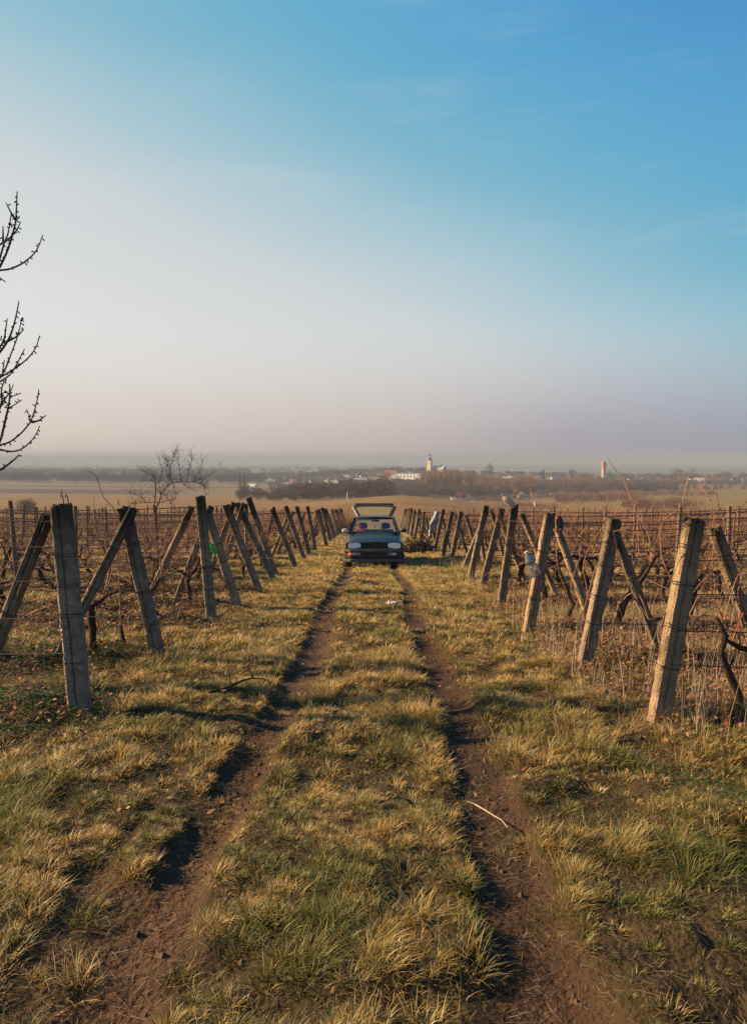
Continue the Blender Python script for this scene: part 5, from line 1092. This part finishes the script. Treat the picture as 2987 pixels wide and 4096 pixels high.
MB().lathe([(4.3, dz), (4.7, dz+1.2), (4.4, dz+2.8), (3.0, dz+4.4), (1.9, dz+5.4), (1.7, dz+6.2)], 20).build('onion_dome', M_dome, tw, True)
MB().lathe([(1.7, dz+6.2), (1.7, dz+8.8), (2.1, dz+9.0)], 8).build('lantern', paleg, tw)
MB().lathe([(2.2, dz+9.0), (2.5, dz+10), (1.9, dz+11.5), (.9, dz+12.8), (.6, dz+13.8), (.9, dz+14.6), (.4, dz+15.6), (.1, dz+18.5)], 16).build('upper_dome', M_dome, tw, True)
MB().box((0, 0, dz+19.3), (.25, .25, 2.0)).box((0, 0, dz+19.6), (1.1, .25, .25)).build('cross', M_dome, tw)
NV = P(1750, 1862, 1545)[2]-zc
nv = MB().box((13, 8, (NV-5)/2), (30, 13, NV-5)); nv.prism([(1.5, NV-5), (14.5, NV-5), (8, NV)], -2, 28, 'x'); nv.build('nave', paleg, chh)
rf = MB()
for sg in (-1, 1): rf.add([(-2.5, 8+sg*7.2, NV-5.4), (-2.5, 8, NV+.2), (28.5, 8, NV+.2), (28.5, 8+sg*7.2, NV-5.4), (-2.5, 8+sg*7.2, NV-5.1), (-2.5, 8, NV+.5), (28.5, 8, NV+.5), (28.5, 8+sg*7.2, NV-5.1)], [(0, 1, 2, 3), (7, 6, 5, 4), (0, 4, 5, 1), (1, 5, 6, 2), (2, 6, 7, 3), (3, 7, 4, 0)])
rf.build('roof', M_green_roof, chh)
for k in range(4): MB().box((3+k*6.5, 1.45, (NV-5)*.6), (1.3, .2, 3.4)).build('window', M_win, chh)
# second church far left
c2 = farpt(390, 2900); ch2 = empty('distant_church', (c2[0], 2900, c2[2]-1), 0, label='faint pale church tower in the haze behind the left tree belt', cat='church')
H2 = P(390, 1880, 2900)[2]-c2[2]
t_ = MB().box((0, 0, H2/2), (9, 9, H2)).build('tower', cw[0], ch2); MB().lathe([(5.5, H2), (6.5, H2+3), (3, H2+8), (2, H2+10), (2.6, H2+12), (.6, H2+18), (.2, H2+26)], 12).build('onion_dome', M_dome, t_)
MB().box((14, 6, H2*.3), (26, 12, H2*.6)).build('nave', cw[0], ch2)
# water tower
wt = farpt(2410, 1315); wz_ = P(2410, 1919, 1315)[2]; wz_ = min(wz_, wt[2]+1); top = P(2410, 1847, 1315)[2]-wz_
M_wt = mat('cream_concrete_tower', (.46, .35, .24), col2=(.38, .28, .20), nscale=.25, rough=.9); M_wr = mat('rusty_red_band', (.40, .12, .07), col2=(.42, .20, .13), nscale=.3, rough=.9)
wtr = empty('water_tower', (wt[0], 1315, wz_), 0, label='slim round water tower with reddish top at the village edge', cat='water tower')
MB().lathe([(3.3, -3), (3.3, top*.66), (3.6, top*.69)], 28).build('shaft', M_wt, wtr, False)
MB().lathe([(3.9, top*.69), (3.9, top*.98), (4.1, top*.985), (4.1, top), (0, top+.3)], 28).build('reservoir', M_wr, wtr, False)
for a, hh_ in ((.5, 4), (2.2, 2.6), (3.9, 5), (5.4, 2.6)): MB().tube([(3*math.cos(a), 3*math.sin(a), top), (3*math.cos(a), 3*math.sin(a), top+hh_)], .22, 6).build('antenna', M_gry, wtr)
# silo in the haze, pylons, white pole and sign
a = farpt(882, 3600); sl_ = empty('silo_tower', (a[0], 3600, a[2]), 0, label='tiny dark silo tower on the hazy horizon left of centre', cat='silo'); hh_ = P(882, 1848, 3600)[2]-a[2]
MB().box((0, 0, hh_/2), (9, 9, hh_)).build('wall', M_td, sl_); MB().box((0, 0, hh_+1), (11, 11, 2)).build('roof', M_td, sl_)
def pylon(px, pyt, D, label):
    a = farpt(px, D); h = P(px, pyt, D)[2]-a[2]; r = empty('power_pylon', (a[0], D, a[2]), 0, label=label, cat='pylon'); m = MB()
    for sx in (-1, 1):
        for sy in (-1, 1): m.tube([(sx*2.6, sy*2.6, 0), (sx*.5, sy*.5, h)], .22, 4)
    for k in range(6): z = h*k/7; w0 = 2.6-2.1*k/7; w1 = 2.6-2.1*(k+1)/7; m.tube([(-w0, -w0, z), (w1, -w1, z+h/7)], .14, 3); m.tube([(w0, w0, z), (-w1, w1, z+h/7)], .14, 3)
    m.build('lattice', M_gry, r); m2 = MB()
    for z in (.72, .84, .95): m2.tube([(-4.5, 0, h*z), (4.5, 0, h*z)], .2, 4)
    m2.build('crossarm', M_gry, r)
pylon(1409, 1843, 2300, 'faint lattice pylon on the plain above the car'); pylon(1580, 1846, 2500, 'faint lattice pylon left of the church tower')
a = farpt(1389, 330); r = empty('white_pole', (a[0], 330, a[2]), 0, label='white signal pole with crossbar in front of the valley scrub', cat='pole'); hp = P(1389, 1969, 330)[2]-a[2]; zz = P(1389, 1996, 330)[2]-a[2]
MB().tube([(0, 0, -.3), (0, 0, hp)], .12, 8).build('pole_shaft', cw[0], r); MB().box((1.4, 0, hp-.1), (2.9, .1, .12)).build('crossbar', M_gry, r)
a = farpt(2137, 210); r = empty('boundary_sign', (a[0], 210, a[2]), 0, label='small white board on a post in the reddish scrub behind the bottle post', cat='sign'); hp = P(2137, 2000, 210)[2]-a[2]
MB().tube([(0, 0, -.3), (0, 0, hp-.1)], .11, 8).build('sign_post', cw[0], r)
for k in (-.6, -.2, .2, .6): MB().box((k*.75, -.14, hp-.15), (.24, .06, .65)).build('board', cw[0], r)
MB().box((0, -.08, hp-.3), (1.3, .06, .14)).build('rail', cw[0], r)
# ------------------------------------------------------------ haze
hz = MB().box((0, 0, 0), (1, 1, 1)).build('haze', None); hz.data.materials.clear()
x1, y0_, y1_, zb_, zt_ = 37000, -60, 40600, -90, 22
hz.scale = (2*x1, y1_-y0_, zt_-zb_); hz.location = (0, (y0_+y1_)/2, (zb_+zt_)/2)
hm = bpy.data.materials.new('haze'); hm.use_nodes = True; t = hm.node_tree; t.nodes.clear()
pv = t.nodes.new('ShaderNodeVolumePrincipled'); pv.inputs['Density'].default_value = HAZE = 3.3e-4; pv.inputs['Color'].default_value = (.305, .37, .465, 1); pv.inputs['Anisotropy'].default_value = .0
o_ = t.nodes.new('ShaderNodeOutputMaterial'); t.links.new(pv.outputs[0], o_.inputs['Volume']); hz.data.materials.append(hm)
tag(hz, 'pale blue grey haze lying over the plain and village', 'haze', kind='stuff')
